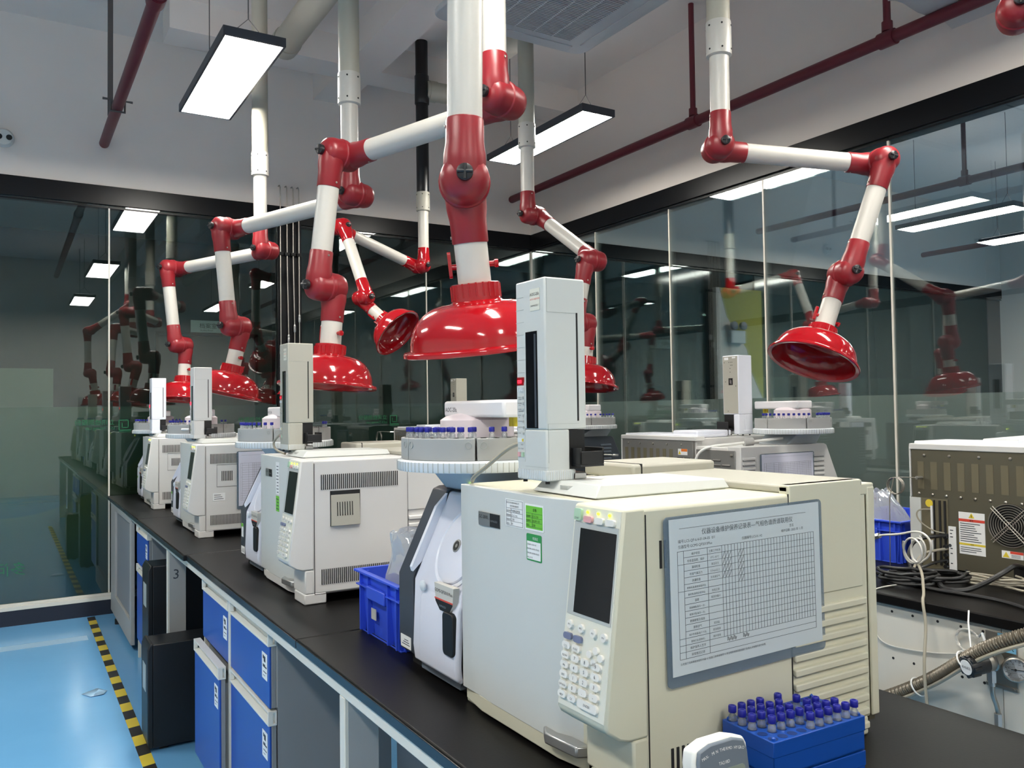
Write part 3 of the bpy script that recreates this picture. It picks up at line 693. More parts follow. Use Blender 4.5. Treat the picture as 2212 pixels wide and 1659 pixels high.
def spectrometer(X0, Y0, rz, label, cheek='charcoal', side='charcoal', detail=1, y0=.545, y1=.845, DP=.54):
    t = thing('mass_spectrometer', label, 'laboratory instrument', (X0, Y0, WT), rz, 'mass spectrometers')
    prof = [(.004, .030), (.0, .05), (.0, .20), (.088, .382), (.10, .388), (DP, .388), (DP, .03)]
    MB().prism(prof, 'y', y0, y1-.075).build('housing', side if rz else cheek, t, .004)
    ck = MB().prism([(p[0]-(.004 if p[0] < .1 else 0), p[1]+(.003 if p[1] > .3 else 0)) for p in prof], 'y', y1-.075, y1)
    MB_ck = ck.build('side_cheek', side if rz else cheek, t, .003)
    B(.02, y0+.01, 0, DP-.02, y1-.02, .03).build('base', 'dark', t)
    f = MB().prism([(-.006, .026), (-.010, .06), (-.004, .20), (.084, .384), (.10, .384), (.05, .22), (.02, .04)], 'y', y0-.003, y1-.086)
    fr = f.build('front_door', 'ms_white', t, .005, seg=3)
    MB().prism([(-.014, .030), (-.018, .06), (-.013, .17), (.002, .20), (.02, .19), (.02, .03)], 'y', y0-.003, y1-.13).build('door_bulge', 'ms_white', fr, .008, seg=3)
    MB().box(.004, y0+.02, .008, .02, y1-.10, .026).build('sill', 'device', fr, .002)
    MB().prism([(-.007, .215), (-.010, .225), (.052, .352), (.080, .380), (.07, .34), (.02, .24)], 'y', y1-.0855, y1-.0745).build('status_strip', 'ms_white2', t)
    for v, c_ in ((.332, 'led'), (.305, 'ink'), (.28, 'ink')):
        xx = (v-.20)*.47-.004; MB().box(xx-.0035, y1-.083, v, xx, y1-.077, v+.0015).build('status_light', c_, t)
    nr = Vector((-.184, 0, .088)).normalized(); c0 = Vector((.034, y0+.068, .283))
    MB().lathe([(.090, -.014), (.090, .001), (.085, .004), (.081, .001), (.078, -.004)], c0, nr, 56).build('port_ring', 'ms_white2', fr)
    pr = MB().lathe([(.078, -.01), (.077, .004), (.070, .007), (.03, .009), (0, .009)], c0, nr, 56).build('porthole', 'ms_white', fr)
    MB().lathe([(.0105, .008), (.0105, .0115), (.007, .012), (0, .010)], c0, nr, 24).build('port_hole', 'dark', pr)
    MB().lathe([(.0135, .007), (.0135, .0110), (.011, .0112)], c0, nr, 24).build('port_bezel', 'silver', pr)
    MB().lathe([(.011, 0), (.011, .004), (.008, .006), (0, .007)], (-.010, y1-.145, .195), (-1, 0, 0), 24).build('button', 'rim_white', fr)
    yl = y0+.001
    MB().prism(rounded(yl, .080, yl+.045, .165, .010), 'x', -.022, -.008).build('latch', 'dark', fr, .002)
    by = y0+.003
    bg = MB().prism([(by, .215), (by+.085, .215), (by+.079, .178), (by+.060, .163), (by+.020, .163), (by+.004, .180)], 'x', -.0175, -.004, 0)
    bg.prism([(by+.004, .184), (by+.082, .184), (by+.079, .178), (by+.060, .163), (by+.020, .163), (by+.0045, .180)], 'x', -.0180, -.0174, 1).box(-.0182, by+.0035, .183, -.0175, by+.083, .186, 2)
    bd = bg.build('badge', ['badge_silver', 'ink_black', 'label_red'], fr)
    if detail:
        tx = MB(); text_mb(tx, 'GCMS-QP2010 Plus', .0095, frame((-.0178, by+.083, .198), (0, -1, 0), (0, 0, 1))); text_mb(tx, 'SHIMADZU', .006, frame((-.0183, by+.062, .170), (0, -1, 0), (0, 0, 1)), 1)
        tx.build('lettering', ['ink_black', 'silver'], bd)
        st = MB().box(-.0055, y1-.066, .018+.02, -.0045, y1-.012, .045+.02, 0)
        for i in range(3): st.box(-.006, y1-.06+i*.004, .045+i*.005, -.0052, y1-.02-i*.006, .0465+i*.005, 1)
        st.build('sticker', ['sticker', 'ink'], MB_ck)
        st2 = MB().box(-.0055, y1-.045, .10, -.0045, y1-.018, .150, 0).box(-.006, y1-.045, .138, -.0052, y1-.018, .150, 1)
        if detail > 1: st2.build('sticker', ['sticker', 'sticker_green'], MB_ck)
    if rz:     # louvred outer side and back
        for (a, c_) in ((.01, .085), (.455, .535)):
            s = MB()
            for i in range(12):
                z = .345-i*.021
                s.prism([(y1+.0, z), (y1+.006, z-.003), (y1+.006, z-.011), (y1-.002, z-.006)], 'x', DP-c_, DP-a)
            s.build('louver_slats', 'gc_white' if side != 'charcoal' else 'device', MB_ck)
        for (a, c_) in ((.01, .085), (.455, .535)):
            g = MB()
            for i in range(12):
                z = .345-i*.021; g.box(DP-c_, y1-.001, z-.014, DP-a, y1+.0008, z-.010)
            g.build('louver_gaps', 'slot', MB_ck)
        bp = MB().box(DP, y0+.005, .03, DP+.006, y1-.03, .375).build('back_plate', 'back_grey', t, .001)
        for j, ya in enumerate((y1-.155, y1-.10)):
            lv = MB()
            for i in range(6): lv.prism([(DP+.006, .335-j*.02-i*.021), (DP+.013, .331-j*.02-i*.021), (DP+.006, .325-j*.02-i*.021)], 'y', ya, ya+.045)
            lv.build('louver_slats', 'back_grey', bp)
        for y, z in ((y0+.025, .36), (y1-.045, .355)): MB().lathe([(.006, 0), (.006, .006), (0, .008)], (DP+.006, y, z), (1, 0, 0), 12).build('screw', 'steel', bp)
    # neck carrying the sample turntable
    ya, yb = y1-.235, y1-.045
    nk = MB().add([(.045+.05, ya+.02, .388), (.30, ya+.02, .388), (.30, yb, .388), (.095, yb, .388), (.055, ya, .436), (.22, ya, .436), (.22, yb, .436), (.055, yb, .436)], [(3, 2, 1, 0), (4, 5, 6, 7), (0, 1, 5, 4), (1, 2, 6, 5), (2, 3, 7, 6), (3, 0, 4, 7)])
    nk.build('turntable_support', 'neck' if not rz else 'rim_white', t, .006)
    MB().box(.071, y1-.20, .404, .075, y1-.195, .408).build('status_light', 'led', t)
    return t

def turntable(X0, Y0, rz, label, vials, vlabel, off=(.125, .70)):
    R_ = Matrix.Rotation(rz, 4, 'Z'); o = Vector((X0, Y0, WT)) + R_ @ Vector((off[0], off[1], .437))
    t = thing('sample_turntable', label, 'autosampler', o, rz, 'sample turntables')
    MB().lathe([(.15, 0), (.175, .002), (.177, .006), (.177, .022), (.172, .026), (.10, .026), (0, .026)], seg=72).build('rim', 'rim_white', t)
    rb = MB()
    for k in range(90):
        a = k*2*PI/90; ca, sa = math.cos(a), math.sin(a)
        rb.box(-.0006, .176, .003, .0006, .1782, .0225, 0, Matrix.Rotation(a, 4, 'Z'))
    rb.build('rim_ribs', 'screen_frame', t)
    for k in range(6):
        a0, a1 = k*PI/3+.012, (k+1)*PI/3-.012; n = 12
        ang = [a0+(a1-a0)*i/n for i in range(n+1)]
        pl = [(.168*math.cos(a), .168*math.sin(a)) for a in ang]+[(.085*math.cos(a), .085*math.sin(a)) for a in reversed(ang)]
        sg_ = MB().prism(pl, 'z', .026, .072).build('vial_rack', 'rack_grey', t, .0015)
        hl = MB()
        for a in (a0+.08, a1-.08):
            ca, sa = math.cos(a), math.sin(a)
            hl.tube([(.1685*ca-.007*sa*math.cos(q), .1685*sa+.007*ca*math.cos(q), .058+.007*math.sin(q)) for q in [i*2*PI/14 for i in range(15)]], .0006, 5)
        hl.build('rack_mark', 'film_right', sg_)
        hh = MB()
        for r in (.155, .138, .121):
            for i in range(int(6 if r > .15 else 5)):
                a = a0+(a1-a0)*(i+.5)/(6 if r > .15 else 5)
                hh.lathe([(.0062, 0), (.0062, .0004), (0, .0004)], (r*math.cos(a), r*math.sin(a), .0721), (0, 0, 1), 10)
        hh.build('vial_holes', 'slot', sg_)
    MB().lathe([(.082, .026), (.082, .108), (.070, .116), (.040, .124), (0, .128)], seg=40).build('hub', 'hub_pink', t)
    am = MB().prism([(-.045, -.19), (.030, -.20), (.052, -.02), (.052, .075), (-.045, .075)], 'z', .114, .150)
    ar = am.build('transfer_arm', 'arm_white', t, .006)
    tx = MB(); text_mb(tx, 'AOC-20s', .014, frame((-.0458, .065, .126), (0, -1, 0), (0, 0, 1))); tx.build('lettering', 'ink', ar)
    for yy in (-.165, -.15): MB().cyl((.0, yy, .095), (.0, yy, .116), .007, 12).build('gripper', 'yellow', ar)
    # vials standing in the racks
    for (r, a) in vials:
        a = math.radians(a)
        p = o + R_ @ Vector((r*math.cos(a), r*math.sin(a), .058))
        put_vial(p, vlabel, 'vials on ' + label)
    return t
_vm = {}
def put_vial(p, label, group, full=False, cat='vial'):
    if not _vm:
        g = MB().lathe([(.0056, 0), (.0058, .0005), (.0058, .022), (.0040, .025), (.0040, .028)], seg=14).build('body', 'vial_glass'); _vm['g'] = g.data; bpy.data.objects.remove(g)
        l = MB().lathe([(.0050, .001), (.0050, .012), (0, .012)], seg=12).build('liquid', 'vial_liquid'); _vm['l'] = l.data; bpy.data.objects.remove(l)
        s = MB().lathe([(.0060, .004), (.0060, .014)], seg=14); s.f = s.f[:7]; s.mi = s.mi[:7]; q = s.build('label', 'sticker', recalc=False); _vm['s'] = q.data; bpy.data.objects.remove(q)
        c_ = MB().lathe([(.0056, .027), (.0060, .028), (.0060, .0355), (.0052, .037), (.003, .037), (.003, .0362), (0, .0362)], seg=18).build('cap', 'cap_blue'); _vm['c'] = c_.data; bpy.data.objects.remove(c_)
    t = thing('sample_vial', label, cat, p, random.uniform(0, 6.28) if not full else full[1], group)
    ks = [('glass_body', 'g'), ('cap', 'c')]
    if full: ks += [('liquid', 'l')] * (full[0] & 1) + [('paper_label', 's')] * ((full[0] >> 1) & 1)
    for nm, k in ks:
        ob = bpy.data.objects.new(nm, _vm[k]); C.objects.link(ob); ob.parent = t
    return t

def injector(X0, Y0, rz, label, m='gc_door', display=True, detail=1, off=(.004, .243, .446), sc=1.):
    R_ = Matrix.Rotation(rz, 4, 'Z'); o = Vector((X0, Y0, WT)) + R_ @ Vector(off)
    t = thing('autoinjector', label, 'laboratory instrument', o, rz, 'autoinjector towers')
    W_, DX, H = .092, .084, .345
    t.scale = (sc, sc, sc)
    b = MB().box(0, 0, .086, DX, W_, H).box(0, 0, 0, .048, W_, .086).box(.048, .06, .0, DX, W_, .086)
    bo = b.build('housing', m, t, .003)
    MB().box(-.001, -.001, -.001, .060, W_+.001, .018).build('base', m, t, .003)
    r = MB()
    for i in range(16): r.box(-.0016, .003+i*.0055, .001, -.0008, .0042+i*.0055, .017)
    for i in range(12): r.box(.003+i*.0045, -.0016, .001, .0042+i*.0045, -.0008, .017)
    r.build('base_ribs', 'rim_white', t)
    s = MB().box(.004, -.0005, .285, .0045, .002, H-.002).box(.004, -.0005, .285, .066, .002, .2855).box(.0645, -.0005, .10, .068, .002, .286, 1).box(.004, -.0005, .0955, .068, .002, .096).box(.004, -.0005, .03, .0045, .002, .096).box(.002, -.0005, .022, .0045, .002, .0225)
    s.build('side_seams', ['film_right', 'slot'], t); s = MB()
    s.box(-.0005, .0, .022, .002, .066, .0225)
    for i in range(7): s.box(-.0005, W_-.026, H-.028-i*.022, .002, W_-.0005, H-.0274-i*.022)
    s.build('front_seams', 'film_right', t)
    MB().box(-.0008, .024, .088, .002, .060, .255).build('window', mat('smoked', '0b0c12', .08), t)
    MB().box(-.0006, .0275, .09, -.0012, .033, .25).build('window_strip', 'charcoal', t)
    MB().box(.049, .004, .018, .082, .059, .085).build('syringe_bay', 'dark', t)
    MB().box(.054, -.022, .022, .104, .045, .026).box(.054, -.022, .026, .057, .045, .054).box(.054, -.022, .026, .104, -.019, .048).box(.101, -.022, .026, .104, .045, .054).build('vial_carrier', 'knob', t, .001)
    MB().box(.05, -.001, .0, .082, .058, .012).build('mount_bracket', 'silver', t, .002)
    for (x, y) in ((.008, .01), (.008, .08), (.05, .01), (.05, .08)): MB().cyl((x, y, -.006), (x, y, 0), .004, 10).build('foot', 'dark', t)
    p = MB().box(-.0008, W_-.026, .03, .001, W_-.002, .168)
    cp = p.build('control_strip', m, t)
    if display: B(-.0014, W_-.025, .163, .0, W_-.003, .177).build('display', 'led_red', cp) if not detail else None
    if detail:
        d = MB().box(-.0014, W_-.025, .163, .0, W_-.003, .177).build('display', mat('display_back', '4a0008', .3, emit=('900010', .10)), cp)
        tx = MB(); text_mb(tx, '000', .0090, frame((-.0018, W_-.0055, .1665), (0, -1, 0), (0, 0, 1))); tx.build('digits', 'led_red', d)
        tx = MB()
        for i, wds in enumerate(('SAMPLE WASH', 'SOLVENT WASH', 'NUMBER OF INJECTIONS', 'SAMPLE SET', 'MONITOR', 'FUNCTION', 'ENTER')):
            w2_ = wds.split(' '); text_mb(tx, w2_[0], .0030, frame((-.0011, W_-.0045, .141-i*.0105), (0, -1, 0), (0, 0, 1)))
            if len(w2_) > 1: text_mb(tx, w2_[-1], .0030, frame((-.0011, W_-.0065, .1376-i*.0105), (0, -1, 0), (0, 0, 1)))
        text_mb(tx, 'RUN', .0035, frame((-.0011, W_-.013, .058), (0, -1, 0), (0, 0, 1))); text_mb(tx, 'STOP  START', .0032, frame((-.0011, W_-.003, .051), (0, -1, 0), (0, 0, 1)))
        tx.build('lettering', 'ink', cp)
        nb = MB().box(-.0009, .014, .290, .0, .044, .328).build('nameplate', 'key_face', t)
        tx = MB(); text_mb(tx, 'AOC-20i', .0074, frame((-.0013, .0435, .316), (0, -1, 0), (0, 0, 1))); text_mb(tx, 'AUTO INJECTOR', .0040, frame((-.0013, .043, .3085), (0, -1, 0), (0, 0, 1)), 1); text_mb(tx, 'SHIMADZU', .0046, frame((-.0013, .041, .297), (0, -1, 0), (0, 0, 1)))
        tx.build('lettering', ['ink_black', 'label_red'], nb)
    bt = MB()
    for i in range(7): bt.box(-.0028, W_-.024, .1395-i*.0105, -.0005, W_-.0205, .1435-i*.0105, 0)
    for i in range(3): bt.box(-.0028, W_-.010-i*.0065, .152, -.0005, W_-.0065-i*.0065, .159, 3)
    bt.box(-.0018, W_-.024, .063, -.0004, W_-.003, .071, 3).box(-.0026, W_-.023, .0645, -.001, W_-.0185, .0695, 4).box(-.003, W_-.0115, .038, -.0005, W_-.0045, .046, 1).box(-.003, W_-.0235, .038, -.0005, W_-.0165, .046, 2)
    bt.build('buttons', ['screen_frame', 'key_pink', 'key_green', 'rim_white', 'label_yellow'], cp)
    if rz:     # plain rear face with screws, connector window
        bw = MB().box(DX-.001, .004, .09, DX+.0008, W_-.004, H-.004).build('back_plate', 'gc_top', t)
        MB().box(DX, .036, .215, DX+.0014, .060, .245).build('connector_window', 'dark', bw)
        MB().box(DX+.001, .044, .222, DX+.002, .047, .24).box(DX+.001, .05, .219, DX+.002, .053, .236).build('connector', 'silver', bw)
        sd_ = MB()
        for (y, z) in ((.012, .315), (.04, .315), (.05, .315), (.058, .315), (.05, .302), (.058, .302), (.046, .288), (.046, .272), (.018, .23), (.078, .21), (.03, .10)): sd_.cyl((DX, y, z), (DX+.0015, y, z), .0018, 8)
        sd_.build('screw', 'slot', bw)
        MB().box(DX+.0006, .058, .332, DX+.0012, .078, .338).box(DX+.0006, .012, .326, DX+.0012, .036, .337).build('sticker', 'sticker', bw)
    return t

def log_sheet(X0, Y0, rz, x0, z0, w_, h, tilt, label, yoff=-.003, detail=True, m='paper'):
    """a printed form in a clear holder on the instrument's side; local x to the rear, z up"""
    t = thing('log_sheet', label, 'document', (X0, Y0, WT), rz, 'maintenance log sheets')
    Mx = Matrix.Translation((x0, yoff, z0)) @ Matrix.Rotation(tilt, 4, 'Y')
    hb = MB().prism(rounded(-.008, -.016, w_+.008, h+.004, .008), 'y', -.0025, .0, 0, Mx); hb.build('holder', 'holder', t)
    MB().box(0, -.0034, 0, w_, -.0026, h, 0, Mx).build('paper', m, t)
    ln_ = MB(); y = -.0037; L = lambda a, b, c_, d: ln_.box(a, y, b, c_, -.0033, d, 0, Mx)
    tw = .0005; gx0, gx1, gz0, gz1 = w_*.045, w_*.955, h*.10, h*.79
    ncol = 31; cx = gx0+(gx1-gx0)*.30
    for i in range(17):
        z = gz0+(gz1-gz0)*(i/16); L(gx0 if i in (0, 1, 2, 3, 10, 14, 16) else gx0+(gx1-gx0)*.04, z-tw/2, gx1, z+tw/2)
    for i in range(ncol+1): 
        x = cx+(gx1-cx)*i/ncol; L(x-tw/2, gz0+(gz1-gz0)*2/16, x+tw/2, gz1)
    for x in (gx0, gx0+(gx1-gx0)*.04, gx0+(gx1-gx0)*.20, gx1): L(x-tw/2, gz0, x+tw/2, gz1)
    L(w_*.06, h*.935, w_*.90, h*.937)
    ln_.build('printed_grid', 'ink', t)
    if detail:
        tx = MB()
        def T(s, x, z, sz, al='LEFT'): text_mb(tx, s, sz, Mx @ frame((x, y, z), (1, 0, 0), (0, 0, 1)), align=al)
        T('仪器设备维护保养记录表—气相色谱质谱联用仪', w_*.5, h*.885, .0095, 'CENTER')
        T('编号:LCS-QP-6.4-01-04-05  0/1', w_*.05, h*.845, .0058); T('仪器型号:GCMS-QP2010Plus', w_*.05, h*.81, .0056)
        T('仪器编号:LCS-R-142', w_*.45, h*.81, .0052); T('签名', w_*.78, h*.85, .0052); T('维护日期:  2025 年  1 月', w_*.72, h*.82, .0050)
        rows = ['维护项目', '检查温湿度、保护', '漏液检查', '检查气瓶压力', '测漏检查', '更换色谱(使用目视评估)', '离机泵(使用目视评估)', '温度', '更换隔垫(每月一次)', '更换衬管(每月一次)', '更换硬管及插座', '更换滤气', '维护传感器(每六个月)', '更换灯丝(更换时)']
        std = {0: '主要工作标准', 1: '0℃~30℃', 2: '清洁无污', 3: '0.5mpa以上', 4: '无泄漏空气', 6: '检验正常', 7: '观测流量计', 11: '观测值', 12: '观测使用', 13: '维护使用'}
        ph = (gz1-gz0)/16
        for i, s in enumerate(rows): T(s, gx0+(gx1-gx0)*.12, gz1-ph*(i+.72), .0043 if len(s) < 9 else .0036, 'CENTER')
        for i, s in std.items(): T(s, gx0+(gx1-gx0)*.25, gz1-ph*(i+.72), .0040, 'CENTER')
        T('维护保养人签字', gx0+(gx1-gx0)*.12, gz0+ph*1.3, .0045, 'CENTER'); T('异常情况记录', gx0+(gx1-gx0)*.12, gz0+ph*.3, .0045, 'CENTER')
        T('注:检查了无异常在对应栏中画“√”,检查了异常请填写“×”并注明异常原因报请部门负责人,并按要求进行处理。', gx0, gz0-.008, .0038)
        tx.build('printed_text', 'ink', t)
        hw = MB()
        for c_ in (0, 1, 2, 5, 6):
            for r in range(1, 5 if c_ < 3 else 6):
                x = cx+(gx1-cx)*(c_+.15)/ncol; z = gz1-ph*(r+.9)
                hw.tube([Mx @ Vector((x, y, z)), Mx @ Vector((x+.0045, y, z+ph*.9))], .0003, 5)
        for c_ in (1, 2, 3, 6, 7):
            x = cx+(gx1-cx)*(c_)/ncol; z = gz0+ph*1.3
            hw.tube([Mx @ Vector((x+dx*.0035, y, z+dz*.006)) for dx, dz in ((0, 1), (0, 0), (.6, .2), (.3, .9), (1, .6), (1, -.2), (1.6, .5))], .0003, 5)
        hw.build('handwriting', 'ink_black', t)
    return t
# ------------------------------------------------------------------ place the instruments
XF = .77
ys = [.915, 2.405, 3.967, 5.322]
tw_lab = ['cream chromatograph with a large clear-covered log sheet on its side, nearest on the island bench',
          'grey-white chromatograph with a recessed square vent, just behind the blue crate',
          'white chromatograph with a small white notice on its side, third along the island bench',
          'farthest white chromatograph on the island bench, beside the back wall']
ms_lab = ['charcoal and white mass spectrometer with a round port, tucked beside the cream chromatograph',
          'charcoal-edged mass spectrometer showing a badge and black latch, beside the recessed-vent chromatograph',
          'mass spectrometer with green and white tags on its edge, third along the island bench',
          'farthest mass spectrometer on the island bench, by the green frosted glass']
tt_lab = ['turntable of blue-capped vials behind the nearest tall grey injector tower', 'turntable with a cream arm beside the second injector tower',
          'turntable with a white tag on its rack beside the third injector tower', 'farthest turntable on the island bench, in front of the frosted glass']
in_lab = ['tall grey injector tower with a red display and AOC-20i plate, nearest on the island bench', 'cream injector tower in front of the black pillar',
          'grey injector tower between two red hoods, third along the island bench', 'bright white injector tower farthest along the island bench']
for i, y in enumerate(ys):
    body = ('gc_cream', 'gc_white', 'gc_white', 'gc_white')[i]
    t, dr, con = chromatograph(XF, y, 0, tw_lab[i], body, 'gc_top', ('paper', 'recess', 'panel', 'panel')[i], 1 if i < 2 else 0, back='back_metal')
    spectrometer(XF, y, 0, ms_lab[i], 'charcoal' if i != 3 else 'ms_white', detail=(1 if i == 0 else 2 if i < 3 else 2))
    vv = {0: [(.155, a) for a in (168, 176, 186, 192, 199, 207, 214, 222, 229, 236, 252, 262, 276)]+[(.138, a) for a in (172, 182, 194, 205, 216, 226, 238, 300, 320)]+[(.121, a) for a in (178, 196, 214)],
          1: [(.155, a) for a in (150, 160, 168, 176, 186, 195, 203, 211, 219, 228, 237, 318, 326)], 2: [(.155, a) for a in (170, 178, 187, 197, 205, 213, 221, 229, 238, 247, 300, 310)],
          3: [(.155, a) for a in (150, 160, 170, 178, 187, 197, 205, 213, 221, 229, 238, 290, 300, 310)]}[i]
    vl = ['blue-capped clear vial on the turntable behind the nearest injector tower', 'blue-capped vial on the turntable beside the cream injector tower',
          'blue-capped vial on the turntable with the white rack tag', 'blue-capped vial on the farthest turntable of the island bench'][i]
    tt = turntable(XF, y, 0, tt_lab[i], vv, vl)
    if i == 2:
        a = math.radians(232); q = MB()
        q.tube([(.1692*math.cos(a+d), .1692*math.sin(a+d), .049) for d in (-.12, -.06, 0, .06, .12)], .006, 6); q.build('tag', 'sticker', tt)
    injector(XF, y, 0, in_lab[i], ('gc_door', 'gc_top', 'gc_white', 'ms_white2')[i], detail=1 if i < 2 else 0)
    if i == 0:
        S = lambda y0, y1, z0, z1, m: (y0, y1, z0, z1)
        def stk(y0, z0, w_, h, lines, m, hdr=None, nm='sticker'):
            s = MB().box(-.0138, y0, z0, -.0128, y0+w_, z0+h, 0)
            if hdr: s.box(-.0142, y0+.002, z0+.002, -.0136, y0+w_-.002, z0+h-.002, 1)
            return s
        s = stk(.290, .362, .060, .048, 4, 0)
        for k_ in range(5): s.box(-.0142, .293, .364+k_*.0075, -.0136, .347, .3644+k_*.0075, 1)
        s.box(-.0142, .331, .364, -.0136, .3314, .394, 1).box(-.0142, .293, .364, -.0136, .2934, .408, 1).box(-.0142, .3466, .364, -.0136, .347, .408, 1).box(-.0142, .293, .4076, -.0136, .347, .408, 1)
        so = s.build('sticker', ['sticker', 'ink'], dr)
        tx = MB(); text_mb(tx, '深圳立讯检测股份有限公司', .0036, frame((-.0144, .3465, .4025), (0, -1, 0), (0, 0, 1))); text_mb(tx, '技术仪器设备标签', .0036, frame((-.0144, .334, .397), (0, -1, 0), (0, 0, 1)))
        for k_, (a, b) in enumerate((('保管人', '林'), ('规格型号', '江明'), ('管理编号', 'LC-C-116'), ('设备名称', '气相色谱质谱'))):
            text_mb(tx, a, .0036, frame((-.0144, .346, .3655+k_*.0075), (0, -1, 0), (0, 0, 1))); text_mb(tx, b, .0048, frame((-.0144, .3295, .3655+k_*.0075), (0, -1, 0), (0, 0, 1)))
        tx.build('lettering', 'ink_black', so)
        s = MB().box(-.0140, .228, .363, -.0128, .285, .407, 0).box(-.0143, .231, .366, -.0138, .282, .404, 1)
        for k_ in range(4): s.box(-.0146, .232, .369+k_*.0075, -.0142, .281, .3694+k_*.0075, 2)
        s.box(-.0146, .262, .369, -.0142, .2624, .3915, 2)
        so = s.build('sticker', ['sticker', 'sticker_green', 'ink'], dr)
        tx = MB(); text_mb(tx, '合格', .006, frame((-.0148, .260, .3955), (0, -1, 0), (0, 0, 1)))
        for k_, (a, b) in enumerate((('检验人', '王健'), ('有效期至', '2025年11月'), ('设备编号', 'LC-C-116'))):
            text_mb(tx, a, .0038, frame((-.0148, .281, .3705+k_*.0075), (0, -1, 0), (0, 0, 1))); text_mb(tx, b, .0046, frame((-.0148, .2615, .3705+k_*.0075), (0, -1, 0), (0, 0, 1)))
        tx.build('lettering', 'ink_black', so)
        s = MB().prism(rounded(.236, .312, .282, .357, .003), 'x', -.0138, -.0128, 0).box(-.0142, .2385, .3145, -.0136, .2795, .3445, 1)
        so = s.build('sticker', [mat('tag_green', '2f8f4a', .5), 'sticker'], dr)
        tx = MB(); text_mb(tx, '校准证', .0055, frame((-.0144, .262, .348), (0, -1, 0), (0, 0, 1)), 1)
        for k_, (a, b) in enumerate((('校准人员', '张'), ('有效日期', '2025年01月02日'), ('校准日期', '2024年01月03日'), ('设备编号', 'LCS-R-142'))):
            text_mb(tx, a, .0030, frame((-.0144, .279, .3165+k_*.0072), (0, -1, 0), (0, 0, 1))); text_mb(tx, b, .0034, frame((-.0144, .266, .3165+k_*.0072), (0, -1, 0), (0, 0, 1)))
        tx.build('lettering', ['ink_black', 'sticker'], so)
    if i == 1:
        s = MB().box(-.0138, .290, .30, -.0128, .325, .405, 0)
        for k_ in range(9): s.box(-.0142, .294, .306+k_*.0105, -.0136, .294+.028*random.uniform(.5, 1), .3085+k_*.0105, 1)
        s.build('sticker', ['sticker', 'ink'], dr)
        s = MB().box(-.0138, .290, .245, -.0128, .325, .295, 0)
        for k_ in range(4): s.box(-.0142, .294, .252+k_*.0105, -.0136, .294+.028*random.uniform(.5, 1), .2545+k_*.0105, 1)
        s.build('sticker', ['sticker_green', 'ink'], dr)
    if i == 2:
        s = MB().box(.040, -.0010, .165, .095, .001, .200, 0)
        for k_ in range(3): s.box(.046, -.0014, .172+k_*.009, .088-k_*.006, -.0008, .1745+k_*.009, 1)
        s.build('sticker', ['sticker', 'ink'], t)
log_sheet(XF, ys[0], 0, .050, .178, .327, .226, -.012, 'log sheet in a clear holder on the cream chromatograph, its table half ticked')
log_sheet(XF, ys[2], 0, .155, .135, .20, .25, 0, 'log sheet on the third chromatograph, peeping out beside the dark machine edge', detail=False, m='paper2')
log_sheet(XF, ys[3], 0, .165, .135, .20, .25, 0, 'log sheet on the farthest chromatograph, edge-on behind the dark machine', detail=False, m='paper2')
XR2 = 3.19
ys2 = [1.732, 3.30, 4.865, 6.18]
L2 = ['chromatograph showing an olive metal back with a round fan, on the rear bench', 'chromatograph showing a grey slotted back beside the log sheet, on the rear bench',
      'chromatograph seen from behind in front of the dark louvred machine, on the rear bench', 'small distant beige chromatograph at the back-wall end of the rear bench']
for i, y in enumerate(ys2):
    if i > 0:
        spectrometer(XR2+.11, y, PI, (None, 'white louvred mass spectrometer with a sloped front and a log sheet, on the rear bench', 'dark charcoal louvred mass spectrometer on the rear bench behind the wire coil',
                     'mass spectrometer at the back-wall end of the rear bench')[i], side='gc_white' if i == 1 else 'charcoal', detail=0, y0=.535, y1=.80, DP=.64)
        turntable(XR2, y, PI, (None, 'turntable with numbered grey racks under the wide red hood', 'turntable on the dark louvred machine beneath a red hood', 'distant turntable beyond the nearest vial turntable')[i],
                  [(.155, a) for a in ((-14, -6, 2, 10, 18, 26, 34, 42, 50, 58, 66, 82, 90, 98, 106, 114, 122, 130, 138, 146, 154, 162, 170) if i == 1 else (-10, 0, 10, 20, 30, 42, 52, 60, 70, 82, 90, 100, 110, 130, 150))],
                  (None, 'blue-capped vial on the turntable under the wide red hood', 'blue-capped vial on the turntable of the dark louvred machine', 'blue-capped vial on the distant rear turntable')[i], off=(.11, .725))
        injector(XR2, y, PI, (None, 'injector tower seen from its screwed rear face, on the rear bench', 'injector tower on the rear bench hidden behind the tall grey tower', 'small cream injector tower standing far back on the rear bench')[i], 'ms_white2' if i == 1 else 'gc_top', False, 0, off=(.135, .41, .433), sc=1.09)
    chromatograph(XR2, y, PI, L2[i], 'gc_white', 'ms_white2', 'panel', 2 if i == 0 else 0, back='back_metal' if i == 0 else 'back_grey', GW=.528)
ls = log_sheet(2.776, 3.30-.80-.007, 0, 0, .175, .332, .180, 0, 'log sheet in a clear holder on the white louvred machine by the glass', detail=False, m='paper2', yoff=.0)

